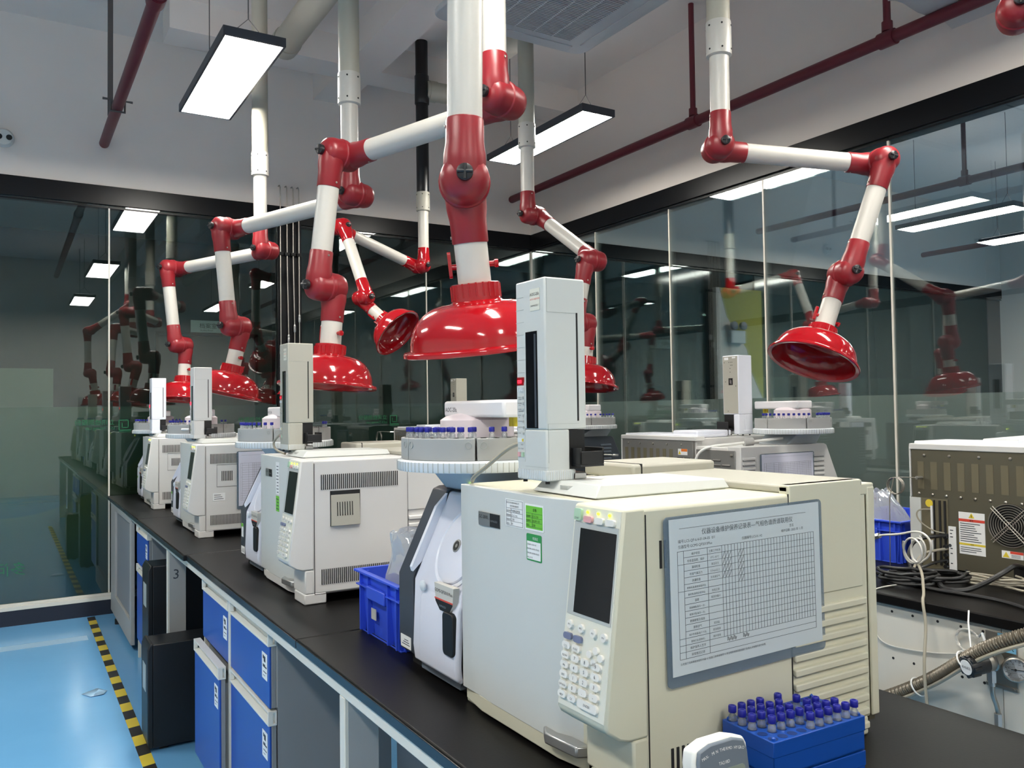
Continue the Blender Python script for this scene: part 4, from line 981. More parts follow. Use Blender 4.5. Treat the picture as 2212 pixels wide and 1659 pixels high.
# ------------------------------------------------------------------ fume extraction arms
def hood(label, drop, joints, neck, dome_r=.178, colour='tube_cream', collar=None, axis=None, ceiling=True, tilt=None, zt=None, dome_h=.115):
    J = [Vector(p) for p in joints]; nk = Vector(neck)
    t = thing('extraction_arm', label, 'fume hood', (J[0].x, J[0].y, zt or ZC), 0, 'red and white extraction arms')
    eye = Vector((0, 0, EYE))
    if axis is None:
        h = (J[1]-J[0]) if len(J) > 1 else Vector((1, 0, 0)); h.z = 0; h.normalize(); n = Vector((h.y, -h.x, 0))
        if n.dot(eye-J[0]) < 0: n = -n
    else: n = Vector(axis).normalized()
    hw = .038
    TR = .0385
    def elbow(c, s, tdir, knob=True, nm='joint'):
        """half joint: drum on side s of centre c, sleeve running along tdir"""
        a = n*s; m = MB()
        m.lathe([(.058, .0), (.058, .007), (.0545, .011), (.0535, .045), (.049, .062), (.036, .074), (.018, .079), (0, .080)], c, a, 36)
        cc = c+a*hw; td = Vector(tdir).normalized()
        m.lathe([(.044, .0), (.047, .03), (.0465, .05), (.0425, .075), (.0418, .125), (.0405, .128), (.038, .128)], cc, td, 32)
        pl = td.cross(a).normalized()
        o = m.build(nm, 'red_joint' if colour != 'black_tube' else 'red', t, W=True)
        if knob:
            kb = MB().lathe([(.010, .074), (.010, .086), (.018, .086), (.018, .098), (.012, .101), (0, .101)], c, a, 20)
            for k_ in range(2):
                d = (td if k_ == 0 else pl); p = c+a*.100
                kb.tube([p-d*.016, p+d*.016], .0045, 8)
            kb2 = kb.build('clamp_knob', 'knob', o, W=True); kb2.location = kb2.location
        MB().lathe([(.004, 0), (.004, .004), (0, .005)], cc+td*.112+(pl if pl.dot(eye-c) > 0 else -pl)*.040, (pl if pl.dot(eye-c) > 0 else -pl), 8).build('rivet', 'steel', o, W=True)
        return o
    def tube(p, q, nm, m='tube_white', r=TR): return MB().cyl(p, q, r, 32).build(nm, m, t, W=True)
    first = J[0]+n*hw
    if ceiling:
        top = Vector((first.x, first.y, zt or ZC)); zc = collar or 2.82
        tube(Vector((first.x, first.y, zc-.02)), top, 'drop_pipe', colour, .046)
        MB().lathe([(.042, -.075), (.050, -.070), (.050, .060), (.049, .066), (.047, .066)], (first.x, first.y, zc), (0, 0, 1), 32).build('collar', 'tube_white' if colour != 'black_tube' else 'gc_top', t, W=True)
        pins = MB()
        for a in range(0, 360, 60):
            for z in (-.05, .045): pins.cyl((first.x+.0495*math.cos(math.radians(a)), first.y+.0495*math.sin(math.radians(a)), zc+z), (first.x+.0515*math.cos(math.radians(a)), first.y+.0515*math.sin(math.radians(a)), zc+z), .004, 8)
        pins.build('collar_pins', 'slot', t, W=True)
        tube(first+Vector((0, 0, .09)), Vector((first.x, first.y, zc-.02)), 'swivel_pipe')
        elbow(J[0], 1, (0, 0, 1))
    segs = J+[nk]
    if len(J) == 3:
        d01 = (J[1]-J[0]).normalized(); d12 = (J[2]-J[1]).normalized()
        elbow(J[0], -1, d01, False); tube(J[0]-n*hw+d01*.09, J[1]-n*hw-d01*.09, 'upper_arm'); elbow(J[1], -1, -d01, False)
        elbow(J[1], 1, d12); tube(J[1]+n*hw+d12*.09, J[2]+n*hw-d12*.09, 'lower_arm'); elbow(J[2], 1, -d12)
        last = J[2]
    elif len(J) == 1 and not ceiling:          # only the lower arm comes into view
        last = J[0]
        u = Vector(tilt[0]); tube(last+n*hw+u.normalized()*.09, last+n*hw+u, 'lower_arm'); elbow(last, 1, u)
        tp = last+u
        elbow(tp, 1, -u); elbow(tp, -1, tilt[1], False); tube(tp-n*hw+Vector(tilt[1]).normalized()*.09, tp-n*hw+Vector(tilt[1]), 'upper_arm')
        e2 = tp+Vector(tilt[1]); elbow(e2, -1, -Vector(tilt[1]), False); elbow(e2, 1, (0, 0, 1)); tube(e2+n*hw+Vector((0, 0, .09)), Vector((e2.x, e2.y, ZC))+n*hw, 'drop_pipe')
    else: last = None
    if last is not None:
        st = last-n*hw; dd = (nk-st).normalized(); L = (nk-st).length
        elbow(last, -1, dd, False)
        tube(st+dd*.09, nk+dd*.02, 'hood_pipe')
        k_ = MB().lathe([(.007, 0), (.007, .012), (.010, .014), (.010, .022), (0, .024)], st+dd*(L-.07)+(n.cross(dd)).normalized()*TR*.95, n.cross(dd), 14); k_.build('damper_knob', 'red', t, W=True)
        side = -(n.cross(dd)).normalized()
        lv = MB().cyl(st+dd*(L-.07)+side*TR*.9, st+dd*(L-.07)+side*(TR+.014), .007, 12); fl = frame(st+dd*(L-.075)+side*(TR+.014), dd, n)
        lv.prism(rounded(-.03, -.008, .03, .008, .006), 'z', -.004, .004, 0, fl @ Matrix.Rotation(PI, 4, 'X')); lv.build('damper_lever', 'red', t, W=True)
        s_ = dome_r/.178; h = dome_h
        pf = [(.050, -.030), (.056, -.028), (.056, .010), (.062, .014)]
        for k2 in range(1, 13):
            a = k2/12*PI/2; pf.append((.062+(.163-.062)*math.sin(a)**.9*1.0, .014+(h-.014)*(1-math.cos(a))))
        pf = [(r*s_, z) for r, z in pf]+[(.165*s_, h), (.178*s_, h+.003), (.180*s_, h+.006), (.180*s_, h+.013), (.177*s_, h+.015), (.164*s_, h+.012)]
        inner = [(.158*s_, h)]+[((.056+(.156-.056)*math.sin(k2/12*PI/2)**.9)*s_, .020+(h-.02)*(1-math.cos(k2/12*PI/2))) for k2 in range(11, 0, -1)]+[(.040, .016), (.040, -.030)]
        dm = MB().lathe(pf+inner, nk, dd, 72); do = dm.build('hood_dome', 'red', t, W=True)
        rb = MB(); u = n; v = n.cross(dd).normalized()
        for k2 in range(22):
            a = k2*2*PI/22; p = nk+(u*math.cos(a)+v*math.sin(a))*.0565; rb.tube([p-dd*.024, p+dd*.008], .0022, 6)
        rb.build('collar_ribs', 'red', do, W=True)
    return t
V = Vector
hood('big red hood arm hanging closest, right above the nearest injector tower', None, [(.872, 1.618, 1.894)], (.926, 1.668, 1.650), ceiling=False, axis=(-.46, -.88, -.02),
     tilt=((-.005, -.025, .52), (.43, .22, .32)), dome_r=.180, dome_h=.112)
hood('second red hood arm along the island bench, its domed hood behind the cream tower', None, [(1.316, 2.187, 2.352), (1.047, 2.903, 2.331), (1.005, 2.946, 1.846)], (1.020, 2.955, 1.605), collar=2.95)
hood('third red hood arm along the island bench, above the third injector tower', None, [(1.333, 3.49, 2.355), (.975, 4.412, 2.345), (1.018, 4.406, 1.836)], (1.000, 4.425, 1.608), collar=2.82)
hood('farthest red hood arm over the island bench, above the white injector tower', None, [(1.316, 4.942, 2.354), (.930, 5.788, 2.342), (.979, 5.776, 1.839)], (.998, 5.771, 1.604), collar=2.86)
hood('red hood arm on the black drop pipe, its hood tipped toward the back corner', None, [(2.601, 5.526, 2.448), (1.925, 5.346, 2.634), (1.986, 5.092, 2.126)], (2.086, 4.975, 1.965), collar=2.92, colour='black_tube', dome_r=.175)
hood('red hood arm dropping from the cream pipe beside the long light panel', None, [(2.577, 3.955, 2.496), (2.60, 3.44, 2.153), (2.535, 3.45, 1.825)], (2.545, 3.44, 1.620), collar=2.95)
hood('red hood arm in front of the glass wall with its underside showing', None, [(2.452, 2.392, 2.434), (3.079, 2.093, 2.385), (2.938, 2.172, 1.926)], (2.831, 2.211, 1.674), collar=2.86, dome_r=.180)
hood('red joint of a hood arm poking in at the upper corner by the glass', None, [(2.60, 1.30, 2.565), (2.95, .75, 2.50), (2.90, .80, 2.05)], (2.90, .85, 1.85), collar=3.0)
cp_ = bpy.data.objects['extraction_arm.004']
n5 = V((.26, -.966, 0))*.038
MB().lathe([(.050, 0), (.053, .004), (.053, .21), (.050, .214)], (2.601+n5.x, 5.526+n5.y, 3.64), (0, 0, 1), 28).build('coupling', 'black_tube', cp_, W=True)
MB().cyl((2.601+n5.x+.03, 5.526+n5.y, 3.75), (2.601+n5.x+.26, 5.526+n5.y-.02, 3.75), .072, 24).lathe([(.078, 0), (.078, .06)], (2.601+n5.x+.05, 5.526+n5.y, 3.75), (1, -.08, 0), 24).build('branch_pipe', 'tube_cream', cp_, W=True)

# ------------------------------------------------------------------ crates, bags
def crate(o, lx, ly, h, label, rz=0.):
    """open blue stacking crate, x depth lx, y length ly"""
    t = thing('storage_crate', label, 'crate', o, rz, 'blue plastic crates')
    m = MB(); tp = .012; th_ = .003
    def quad_wall(x0, y0, x1, y1, nx, ny):
        a = V((x0, y0, 0)); b = V((x1, y1, 0)); n = V((nx, ny, 0))
        A = [a+n*tp*-1, b+n*tp*-1, b+V((0, 0, h)), a+V((0, 0, h))]
        I = [p-n*th_ for p in A]
        m.add(A+I, [(0, 1, 2, 3), (7, 6, 5, 4), (0, 4, 5, 1), (1, 5, 6, 2), (2, 6, 7, 3), (3, 7, 4, 0)])
    quad_wall(0, 0, 0, ly, -1, 0); quad_wall(lx, 0, lx, ly, 1, 0); quad_wall(0, 0, lx, 0, 0, -1); quad_wall(0, ly, lx, ly, 0, 1)
    m.box(tp, tp, 0, lx-tp, ly-tp, th_)
    b = m.build('body', 'crate', t)
    r = MB()
    for (z0, z1, e) in ((h-.006, h, .012), (h-.040, h-.036, .008), (0, .004, -.004)):
        r.box(-e, -e, z0, 0.002, ly+e, z1).box(lx-.002, -e, z0, lx+e, ly+e, z1).box(0, -e, z0, lx, .002, z1).box(0, ly-.002, z0, lx, ly+e, z1)
    r.build('rim', 'crate', t, .0015)
    for f_ in (.06, .26, .74, .94):
        B(-.006, ly*f_-.003, .004, .010, ly*f_+.003, h-.006).build('rib', 'crate', t); B(lx-.01, ly*f_-.003, .004, lx+.006, ly*f_+.003, h-.006).build('rib', 'crate', t)
        B(lx*f_-.003, -.006, .004, lx*f_+.003, .010, h-.006).build('rib', 'crate', t); B(lx*f_-.003, ly-.01, .004, lx*f_+.003, ly+.006, h-.006).build('rib', 'crate', t)
    for x, sx in ((0, -1), (lx, 1)): B(x, ly*.28, h-.062, x+sx*.012, ly*.72, h-.030).build('grip', 'crate', t, .003)
    return t
def bag(o, pts, label, group=None):
    """crumpled clear plastic bag lofted through rings (centre, half-width x, half-width y)"""
    m = MB(); seg = 28; rings = []
    rnd = random.Random(int(abs(o[0])*1000+abs(o[1])*100))
    ph = [rnd.uniform(0, 6) for _ in range(6)]
    for i, (cx, cy_, cz, rx, ry) in enumerate(pts):
        ring = []
        for k_ in range(seg):
            a = k_*2*PI/seg; w_ = 1+.10*math.sin(3*a+ph[0]+i*.8)+.07*math.sin(7*a+ph[1]+i*1.7)+.05*math.sin(11*a+ph[2]-i*1.3)
            w_ += rnd.uniform(-.11, .09); ring.append((cx+rx*w_*math.cos(a), cy_+ry*w_*math.sin(a), cz+.006*math.sin(5*a+ph[3]+i)+rnd.uniform(-.006, .006)*(i > 0)))
        rings.append(ring)
    for r in rings: m.v += r
    for i in range(len(rings)-1):
        for k_ in range(seg): m.f.append((i*seg+k_, i*seg+(k_+1) % seg, (i+1)*seg+(k_+1) % seg, (i+1)*seg+k_)); m.mi.append(0)
    m.f.append(tuple(range(seg))); m.mi.append(0)
    ob = m.build('plastic_bag', 'bag'); ob.location = o; md = ob.modifiers.new('thick', 'SOLIDIFY'); md.thickness = .0006
    sb = ob.modifiers.new('s', 'SUBSURF'); sb.levels = 1; sb.render_levels = 1
    return tag(ob, label, 'plastic bag', group)
crate((.790, 1.806, WT), .34, .262, .157, 'blue crate with a bag in it between two instruments on the island bench')
bag((.92, 1.945, WT+.005), [(0, 0, 0, .06, .05), (.0, 0, .03, .085, .075), (-.005, -.0, .09, .09, .08), (-.01, -.0, .15, .085, .065), (-.015, -.005, .20, .075, .045), (-.02, -.01, .235, .08, .032), (-.01, -.01, .262, .09, .018)], 'crumpled clear bag rising out of the blue crate on the island bench')
st = MB().box(.788-.0, 1.955, WT+.045, .790, 1.985, WT+.072); 
so = st.build('sticker', 'screen_frame', bpy.data.objects['storage_crate'], W=True)
crate((2.70, 1.80, WT), .38, .30, .150, 'blue crate on the rear bench beside the olive metal back')
bag((2.86, 1.95, WT+.005), [(0, 0, 0, .07, .06), (0, 0, .04, .09, .08), (.0, .02, .11, .10, .09), (0, .02, .17, .09, .06), (0, .03, .21, .06, .04), (0, .03, .235, .05, .012)], 'folded clear bag sticking out of the crate on the rear bench')

# ------------------------------------------------------------------ vial rack and thermometer on the near end of the bench
rk = thing('vial_rack', 'double-stacked blue plastic rack holding blue-capped vials at the near end of the bench', 'rack', (.908, .805, WT))
ru = V((.1905, -.0045, 0)); rv = V((.0065, .1015, 0))
rx_, ry_ = ru.normalized(), rv.normalized()
def rbox(mb, a0, b0, z0, a1, b1, z1, ins=0., mi=0):
    Mx = frame((0, 0, 0), rx_, ry_); mb.box(a0, b0, z0, a1, b1, z1, mi, Mx)
LU, LV = .192, .101
for z0, nm in ((.0, 'lower_tier'), (.051, 'upper_tier')):
    m = MB(); pl = [(0, z0), (LU, z0), (LU, z0+.049), (0, z0+.049)]
    rbox(m, 0, 0, z0, LU, .002, z0+.047); rbox(m, 0, LV-.002, z0, LU, LV, z0+.047); rbox(m, 0, 0, z0, .002, LV, z0+.047); rbox(m, LU-.002, 0, z0, LU, LV, z0+.047)
    rbox(m, -.001, -.001, z0+.028, LU+.001, LV+.001, z0+.050) ; rbox(m, 0, 0, z0, LU, LV, z0+.004)
    m.build(nm, 'rack_blue', rk, .002)
hl = MB(); spots = {}
for u in range(10):
    for v in range(5):
        p = rx_*(LU*(u+.5)/10)+ry_*(LV*(v+.5)/5); spots[(u, v)] = p
        hl.lathe([(.0072, 0), (.0072, .0005), (0, .0005)], (p.x, p.y, .1008), (0, 0, 1), 18)
hl.build('rack_holes', 'rack_hole', rk)
for (u, v) in ((.006, .006), (LU-.006, LV-.006), (.006, LV-.006), (LU-.006, .006)): 
    p = rx_*u+ry_*v; MB().lathe([(.003, 0), (.003, .003), (0, .006)], (p.x, p.y, .101), (0, 0, 1), 10).build('stacking_peg', 'rack_blue', rk)
fill = {0: (4, 5, 6, 7, 8, 9), 1: (1, 2, 3, 4, 5, 6, 7, 8), 2: (0, 1, 2, 3, 4, 6, 7), 3: (0, 1, 2, 3, 4, 6), 4: (0, 1, 2, 3, 5)}
od = ('first', 'second', 'third', 'fourth', 'fifth', 'sixth', 'seventh', 'eighth', 'ninth', 'tenth')
for v, us in fill.items():
    for u in us:
        p = spots[(u, v)]+V(rk.location)+V((0, 0, .086))
        rw = ('front', 'second', 'middle', 'fourth', 'rear')[v]
        put_vial(p, 'blue-capped vial in the blue rack, %s long row, %s hole from the thermometer end' % (rw, od[u]), 'vials in the blue rack', (random.choice((1, 1, 2, 3)), random.uniform(3.2, 4.6)))
# thermo-hygrometer leaning back on its stand
td = thing('thermo_hygrometer', 'grey and white digital thermo hygrometer standing in front of the blue rack', 'thermometer', (.725, .752, WT))
Mt = Matrix.Rotation(math.radians(-9), 4, 'X')
W_, H_ = .099, .146
out = [(0, .01), (.004, 0), (W_-.004, 0), (W_, .01)]+[(W_-.002-.008*math.sin(k/6*PI/2)*0, H_-.03+.02*k/6) for k in range(0, 6)]+[(W_-.006, H_-.004), (W_*.7, H_+.003), (W_*.3, H_+.003), (.006, H_-.004), (.001, H_-.02)]
MB().prism(out, 'y', .0, .022, 0, Mt).build('back_shell', 'device_white', td, .004, seg=3)
inn = [(.008, .014), (W_-.008, .014), (W_-.006, H_-.02), (W_-.010, H_-.006), (W_*.7, H_-.0005), (W_*.3, H_-.0005), (.010, H_-.006), (.006, H_-.02)]
fp = MB().prism(inn, 'y', -.004, .002, 0, Mt).build('front_panel', 'device', td, .003)
MB().prism(rounded(.016, .06, W_-.016, H_-.034, .004), 'y', -.0055, -.003, 0, Mt).build('lcd_screen', 'lcd', fp)
tx = MB()
for i_, ch in enumerate('MAX- MIN THERMO HYGRO'):
    x = .013+i_*.00345; z = H_-.019+.0065*math.sin(PI*(x-.008)/(W_-.016)); sl = .0065*PI/(W_-.016)*math.cos(PI*(x-.008)/(W_-.016))
    text_mb(tx, ch, .0054, Mt @ frame((x, -.0046, z), (1, 0, sl), (-sl, 0, 1)))
text_mb(tx, 'TA218D', .0055, Mt @ frame((W_*.5, -.0046, H_-.028), (1, 0, 0), (0, 0, 1)), align='CENTER')
tx.build('lettering', 'sticker', fp)
tx = MB(); text_mb(tx, '24.70', .026, Mt @ frame((.022, -.0060, H_-.062), (1, 0, 0), (0, 0, 1))); text_mb(tx, '51', .022, Mt @ frame((.024, -.0060, H_-.083), (1, 0, 0), (0, 0, 1))); tx.build('digits', 'ink', fp)
MB().box(.02, .02, .0, W_-.02, .045, .006).prism([(.02, .0), (.045, .0), (.024, .07), (.02, .07)], 'x', .03, W_-.03).build('stand', 'device_white', td)

# ------------------------------------------------------------------ gas lines down the black pillar
for i, (x, zf) in enumerate(((1.818, 1.86), (1.870, 1.96), (1.918, 2.04), (1.964, 2.12))):
    t = thing('gas_line', 'thin steel gas line on the black pillar, %s from its free-floor side' % ('first', 'second', 'third', 'fourth')[i], 'gas pipe', (x, YB-.05, WT), 0, 'steel gas lines on the pillar')
    y = YB-.052
    MB().tube([(x+.01*(i == 1)*1, y, WT), (x+.008*(i in (1, 2)), y, 2.0), (x, y, 2.6), (x, y, 3.14), (x, y+.02, 3.16), (x, YB, 3.16)], .0045, 8).build('tube', 'steel', t, W=True)
    MB().lathe([(.007, -.03), (.0095, -.022), (.0095, .005), (.008, .008), (.0095, .011), (.0095, .022), (.007, .03)], (x+.008*(i in (1, 2)), y, zf), (0, 0, 1), 12).build('fitting', 'silver', t, W=True)
    for z in (2.62, 1.60): MB().box(x-.018, y-.012, z-.012, x+.018, y+.022, z+.012).cyl((x-.011, y-.012, z), (x-.011, y-.016, z), .004, 8).cyl((x+.011, y-.012, z), (x+.011, y-.016, z), .004, 8).build('clamp', 'dark', t, .002, W=True)
vt = thing('gas_valve', 'small red-handled gas valve at the foot of the black pillar', 'valve', (1.818, YB-.07, 1.53))
MB().cyl((1.818, YB-.052, 1.49), (1.818, YB-.052, 1.55), .012, 12).build('body', 'steel', vt, W=True)
MB().prism([(1.775, 1.525), (1.80, 1.555), (1.84, 1.555), (1.862, 1.525)], 'y', YB-.085, YB-.068).build('handle', 'red', vt, .003, W=True)

# ------------------------------------------------------------------ rear bench: regulator, hose, wires, cable heap
X2F = X2+.02
rg = thing('gas_regulator', 'black-knobbed gas regulator with a round gauge on the rear bench panel', 'regulator', (X2F, 1.22, .70))
MB().box(X2F-.004, 1.181, .634, X2F, 1.262, .775).build('plate', 'steel', rg, .001, W=True)
MB().box(X2F-.008, 1.180, .630, X2F, 1.262, .638).cyl((X2F-.006, 1.25, .634), (X2F-.010, 1.25, .634), .004, 8).cyl((X2F-.006, 1.19, .634), (X2F-.010, 1.19, .634), .004, 8).build('plate_lip', 'steel', rg, W=True)
kc = V((X2F-.020, 1.222, .708)); kd = V((-.93, .30, -.12)).normalized()
MB().cyl(kc, kc+kd*.045, .024, 24).lathe([(.027, 0), (.027, .012), (.024, .014), (.024, .02)], kc+kd*.010, kd, 24).build('valve_body', 'steel', rg, W=True)
km = MB().lathe([(.020, .04), (.026, .043), (.026, .096), (.0235, .100), (0, .100)], kc, kd, 24)
for a in range(8):
    u = kd.cross(V((0, 0, 1))).normalized(); v = kd.cross(u); d = u*math.cos(a*PI/4)+v*math.sin(a*PI/4); km.tube([kc+kd*.075+d*.024, kc+kd*.098+d*.024], .006, 8)
kn = km.build('pressure_knob', 'knob', rg, W=True)
MB().lathe([(.0195, .1005), (.0195, .1012), (0, .1012)], kc, kd, 28).build('knob_face', 'sticker', kn, W=True)
tx = MB(); u = kd.cross(V((0, 0, 1))).normalized(); 
if u.y > 0: u = -u
v = kd.cross(u); v = v if v.z > 0 else -v
text_mb(tx, '高纯减压', .0075, frame(kc+kd*.1016-u*.014-v*.003, u, v)); tx.build('lettering', 'ink', kn, W=True)
gc_ = V((X2F-.022, 1.176, .694)); gd = V((-.86, .05, -.0)); gd = V((-.88, -.46, .05)).normalized()
MB().lathe([(.029, -.016), (.031, -.012), (.031, .008), (.028, .010), (.028, .006)], gc_, gd, 32).build('gauge_case', 'steel', rg, W=True)
gf = MB().lathe([(.0285, .006), (0, .006)], gc_, gd, 32).build('gauge_face', 'gauge_face', rg, W=True)
u = gd.cross(V((0, 0, 1))).normalized(); u = u if u.y < 0 else -u; v = gd.cross(u); v = v if v.z > 0 else -v
gm = MB()
for a in range(11):
    an = math.radians(225-27*a); d = u*math.cos(an)+v*math.sin(an); gm.tube([gc_+gd*.0065+d*.020, gc_+gd*.0065+d*.024], .0005, 5)
gm.tube([gc_+gd*.007-u*.010, gc_+gd*.007+u*.019], .0010, 6); gm.lathe([(.003, .006), (.003, .0085), (0, .0085)], gc_, gd, 12)
for s_, an in (('0', 225), ('4', 165), ('8', 110), ('12', 55), ('16', -45)):
    d = u*math.cos(math.radians(an))+v*math.sin(math.radians(an)); text_mb(gm, s_, .005, frame(gc_+gd*.0066+d*.016-v*.002, u, v), align='CENTER')
gm.build('gauge_marks', 'ink_black', gf, W=True)
MB().cyl(kc+kd*.02+V((0, 0, -.02)), kc+kd*.02+V((0, 0, -.055)), .011, 6).cyl(kc+kd*.02+V((0, 0, -.04)), kc+kd*.02+V((0, 0, -.065)), .0085, 12).build('outlet_nut', 'silver', rg, W=True)
p0 = kc+kd*.02+V((0, 0, -.06))
MB().tube([p0, p0+V((.0, 0, -.03)), (X2F-.02, 1.226, .58), (X2F-.018, 1.226, .545)], .006, 10, smooth=2).build('outlet_tube', 'steel', rg, W=True)
bv = thing('gas_valve', 'small valve with a black lever below the regulator', 'valve', (X2F-.02, 1.226, .53))
MB().cyl((X2F-.02, 1.226, .535), (X2F-.02, 1.226, .565), .010, 6).cyl((X2F-.02, 1.226, .505), (X2F-.02, 1.226, .535), .008, 12).build('body', 'silver', bv, W=True)
MB().box(X2F-.042, 1.217, .490, X2F-.028, 1.240, .535).build('lever', 'knob', bv, .003, W=True)
B(X2F-.0435, 1.231, .493, X2F-.0415, 1.236, .53).build('lever_plate', 'sticker', bv, W=True)
gs = thing('gas_sign', 'pale blue sign reading 氦气 beside the regulator', 'sign', (X2F-.005, 1.205, .745))
B(X2F-.007, 1.182, .728, X2F-.0045, 1.228, .775).build('plate', 'sign_blue', gs, W=True)
tx = MB(); text_mb(tx, '氦气', .018, frame((X2F-.0075, 1.222, .735), (0, -1, 0), (0, 0, 1))); text_mb(tx, '高纯', .018, frame((X2F-.0075, 1.222, .757), (0, -1, 0), (0, 0, 1))); tx.build('lettering', 'ink_black', gs, W=True)
hp = [V((X2F-.02, 1.60, .49)), V((X2F-.025, 1.52, .535)), V((X2F-.03, 1.44, .585)), V((X2F-.045, 1.36, .640)), V((X2F-.085, 1.27, .710)), V((X2F-.10, 1.20, .760)), V((X2F-.09, 1.13, .80)), V((X2F-.05, 1.02, .85)), V((X2F+.05, .93, .86))]
def smooth(P, n):
    for _ in range(n):
        Q = [P[0]]
        for a, b in zip(P, P[1:]): Q += [a*.75+b*.25, a*.25+b*.75]
        P = Q+[P[-1]]
    return P
hs = smooth(hp, 3); hm = MB(); ha = MB()
# corrugated profile along the path
L_ = [0]
for a, b in zip(hs, hs[1:]): L_.append(L_[-1]+(b-a).length)
fine = []; N = int(L_[-1]/.0016)
j = 0
for i in range(N+1):
    s = L_[-1]*i/N
    while j < len(L_)-2 and L_[j+1] < s: j += 1
    fine.append(hs[j]+(hs[j+1]-hs[j])*((s-L_[j])/max(1e-9, L_[j+1]-L_[j])))
hm.tube(fine, lambda f_: .0165+.0018*math.sin(f_*L_[-1]/.0072*2*PI), 14)
ht = thing('corrugated_hose', 'ribbed grey-brown hose slanting across the rear bench panel', 'hose', hp[3])
hm.build('hose', 'hose', ht, W=True)
MB().tube([p+V((-.012, .0, -.022)) for p in smooth(hp, 2)], .0052, 8).build('strapped_tube', 'cable_grey', ht, W=True)
for i_ in (2, 4):
    p = hp[i_]; d = (hp[i_+1]-hp[i_]).normalized(); u = d.cross(V((1, 0, 0))).normalized(); v = d.cross(u)
    MB().tube([p+V((-.004, 0, -.006))+(u*math.cos(a*2*PI/24)*.026+v*math.sin(a*2*PI/24)*.022) for a in range(25)], .0022, 6).build('cable_tie', 'sticker', ht, W=True)
tz = MB().tube([(X2F-.085, 1.255, .735), (X2F-.06, 1.275, .80), (X2F-.03, 1.29, WT+.004)], .0022, 6)
tag(tz.build('cable_tie', 'sticker'), 'white cable tie tail leading from the ribbed hose up to the rear worktop', 'cable tie')
def cable(name, label, pts, r, m, cat='cable', sm=3, group=None):
    ob = MB().tube(smooth([V(p) for p in pts], sm), r, 8).build(name, m); return tag(ob, label, cat, group)
cable('steel_wire', 'thin white gas line drooping down the panel to the small coil', [(2.40, 1.58, WT+.006), (2.30, 1.60, WT+.006), (X2-.006, 1.606, WT-.005), (X2F-.004, 1.607, .75), (X2F-.004, 1.60, .70), (X2F-.005, 1.57, .665), (X2F-.005, 1.48, .668), (X2F-.005, 1.40, .678), (X2F-.006, 1.34, .692), (X2F-.008, 1.30, .70)], .0022, 'wire_white')
cw = [V((X2F-.012-.002*(k % 3), 1.305+.032*math.cos(k*2*PI/20)+.002*math.sin(k*.37), .738+.030*math.sin(k*2*PI/20)+.0015*math.cos(k*.31))) for k in range(84)]
ob = MB().tube(cw, .0026, 6).build('wire_coil', 'wire_white'); tag(ob, 'small coil of white gas line hung on the rear bench panel', 'coil')
MB().tube([(X2F-.012, 1.275, .755), (X2F-.02, 1.262, .768), (X2F-.02, 1.25, .738)], .0035, 6).build('tie', 'sticker', ob, W=True)
cable('grey_cable', 'long grey cable hanging from the loop over the rear worktop edge to the floor', [(2.39, 1.535, .893), (2.335, 1.488, .88), (2.31, 1.47, .845), (2.28, 1.45, WT+.010), (X2-.008, 1.425, WT+.006), (X2-.018, 1.408, .76), (X2F-.082, 1.392, .66), (X2F-.085, 1.384, .56), (X2F-.06, 1.38, .30), (X2F-.05, 1.37, .02)], .0042, 'cable_grey')
lp = []
for k in range(62):
    a = k*2*PI/22+1.9; lp.append((2.395+.012*math.sin(a*.5), 1.548+.026*math.cos(a)+.013*math.sin(k*.13), .935+.040*math.sin(a)+.006*math.cos(k*.2)))
ob = MB().tube([V(p) for p in lp], .0034, 8).build('cable_loop', 'wire_white'); tag(ob, 'loose loop of pale tubing hanging in front of the olive metal back', 'cable')
cable('gas_tube', 'pale gas tube with a grey coupling crossing in front of the rear crate', [(2.40, 1.90, .915), (2.40, 1.747, .943), (2.40, 1.70, .953), (2.40, 1.664, .968), (2.40, 1.607, .975), (2.40, 1.552, .993), (2.40, 1.520, .990), (2.40, 1.497, .967), (2.40, 1.501, .925), (2.395, 1.535, .895)], .0034, 'wire_white')
fu = bpy.data.objects['gas_tube']
MB().tube([(2.40, 1.712, .950), (2.40, 1.690, .958)], .008, 6).tube([(2.40, 1.733, .945), (2.40, 1.714, .950)], .0105, 6).tube([(2.40, 1.692, .957), (2.40, 1.672, .965)], .0095, 6).build('coupling', 'silver', fu)
# steel coils at the slotted backs
def coil(cx, y, z, r, label, n=3, tailz=None, lead=.06):
    pts = [V((cx-.006*k/20, y+r*math.cos(k*2*PI/20), z+r*math.sin(k*2*PI/20))) for k in range(20*n+6)]
    pts = [V((2.658, y-r-lead, z+r*.9)), V((2.62, y-r-lead*.8, z+r*.95)), V((cx+.02, y-r*.5, z+r*1.0))]+pts[5:]
    if tailz: pts += [V((cx-.03, y+.01, z-r*1.5)), V((cx-.03, y+.015, tailz))]
    m = MB().tube(pts, .0016, 6); o = m.build('wire_coil', 'steel')
    MB().tube([(2.63, y-r-lead*.9, z+r*.92), (2.659, y-r-lead, z+r*.9)], .006, 6).build('nut', 'silver', o)
    return tag(o, label, 'coil')
coil(2.58, 1.725, 1.110, .028, 'steel wire coil at the corner of the olive metal back', 3, WT+.003, .01)
coil(2.58, 3.43, 1.105, .045, 'steel wire coil beside the dark louvred machine', 3, WT+.003)
coil(2.58, 6.28, 1.17, .05, 'steel wire coil above the second chromatograph, near the black pillar', 2, WT+.003, .05)
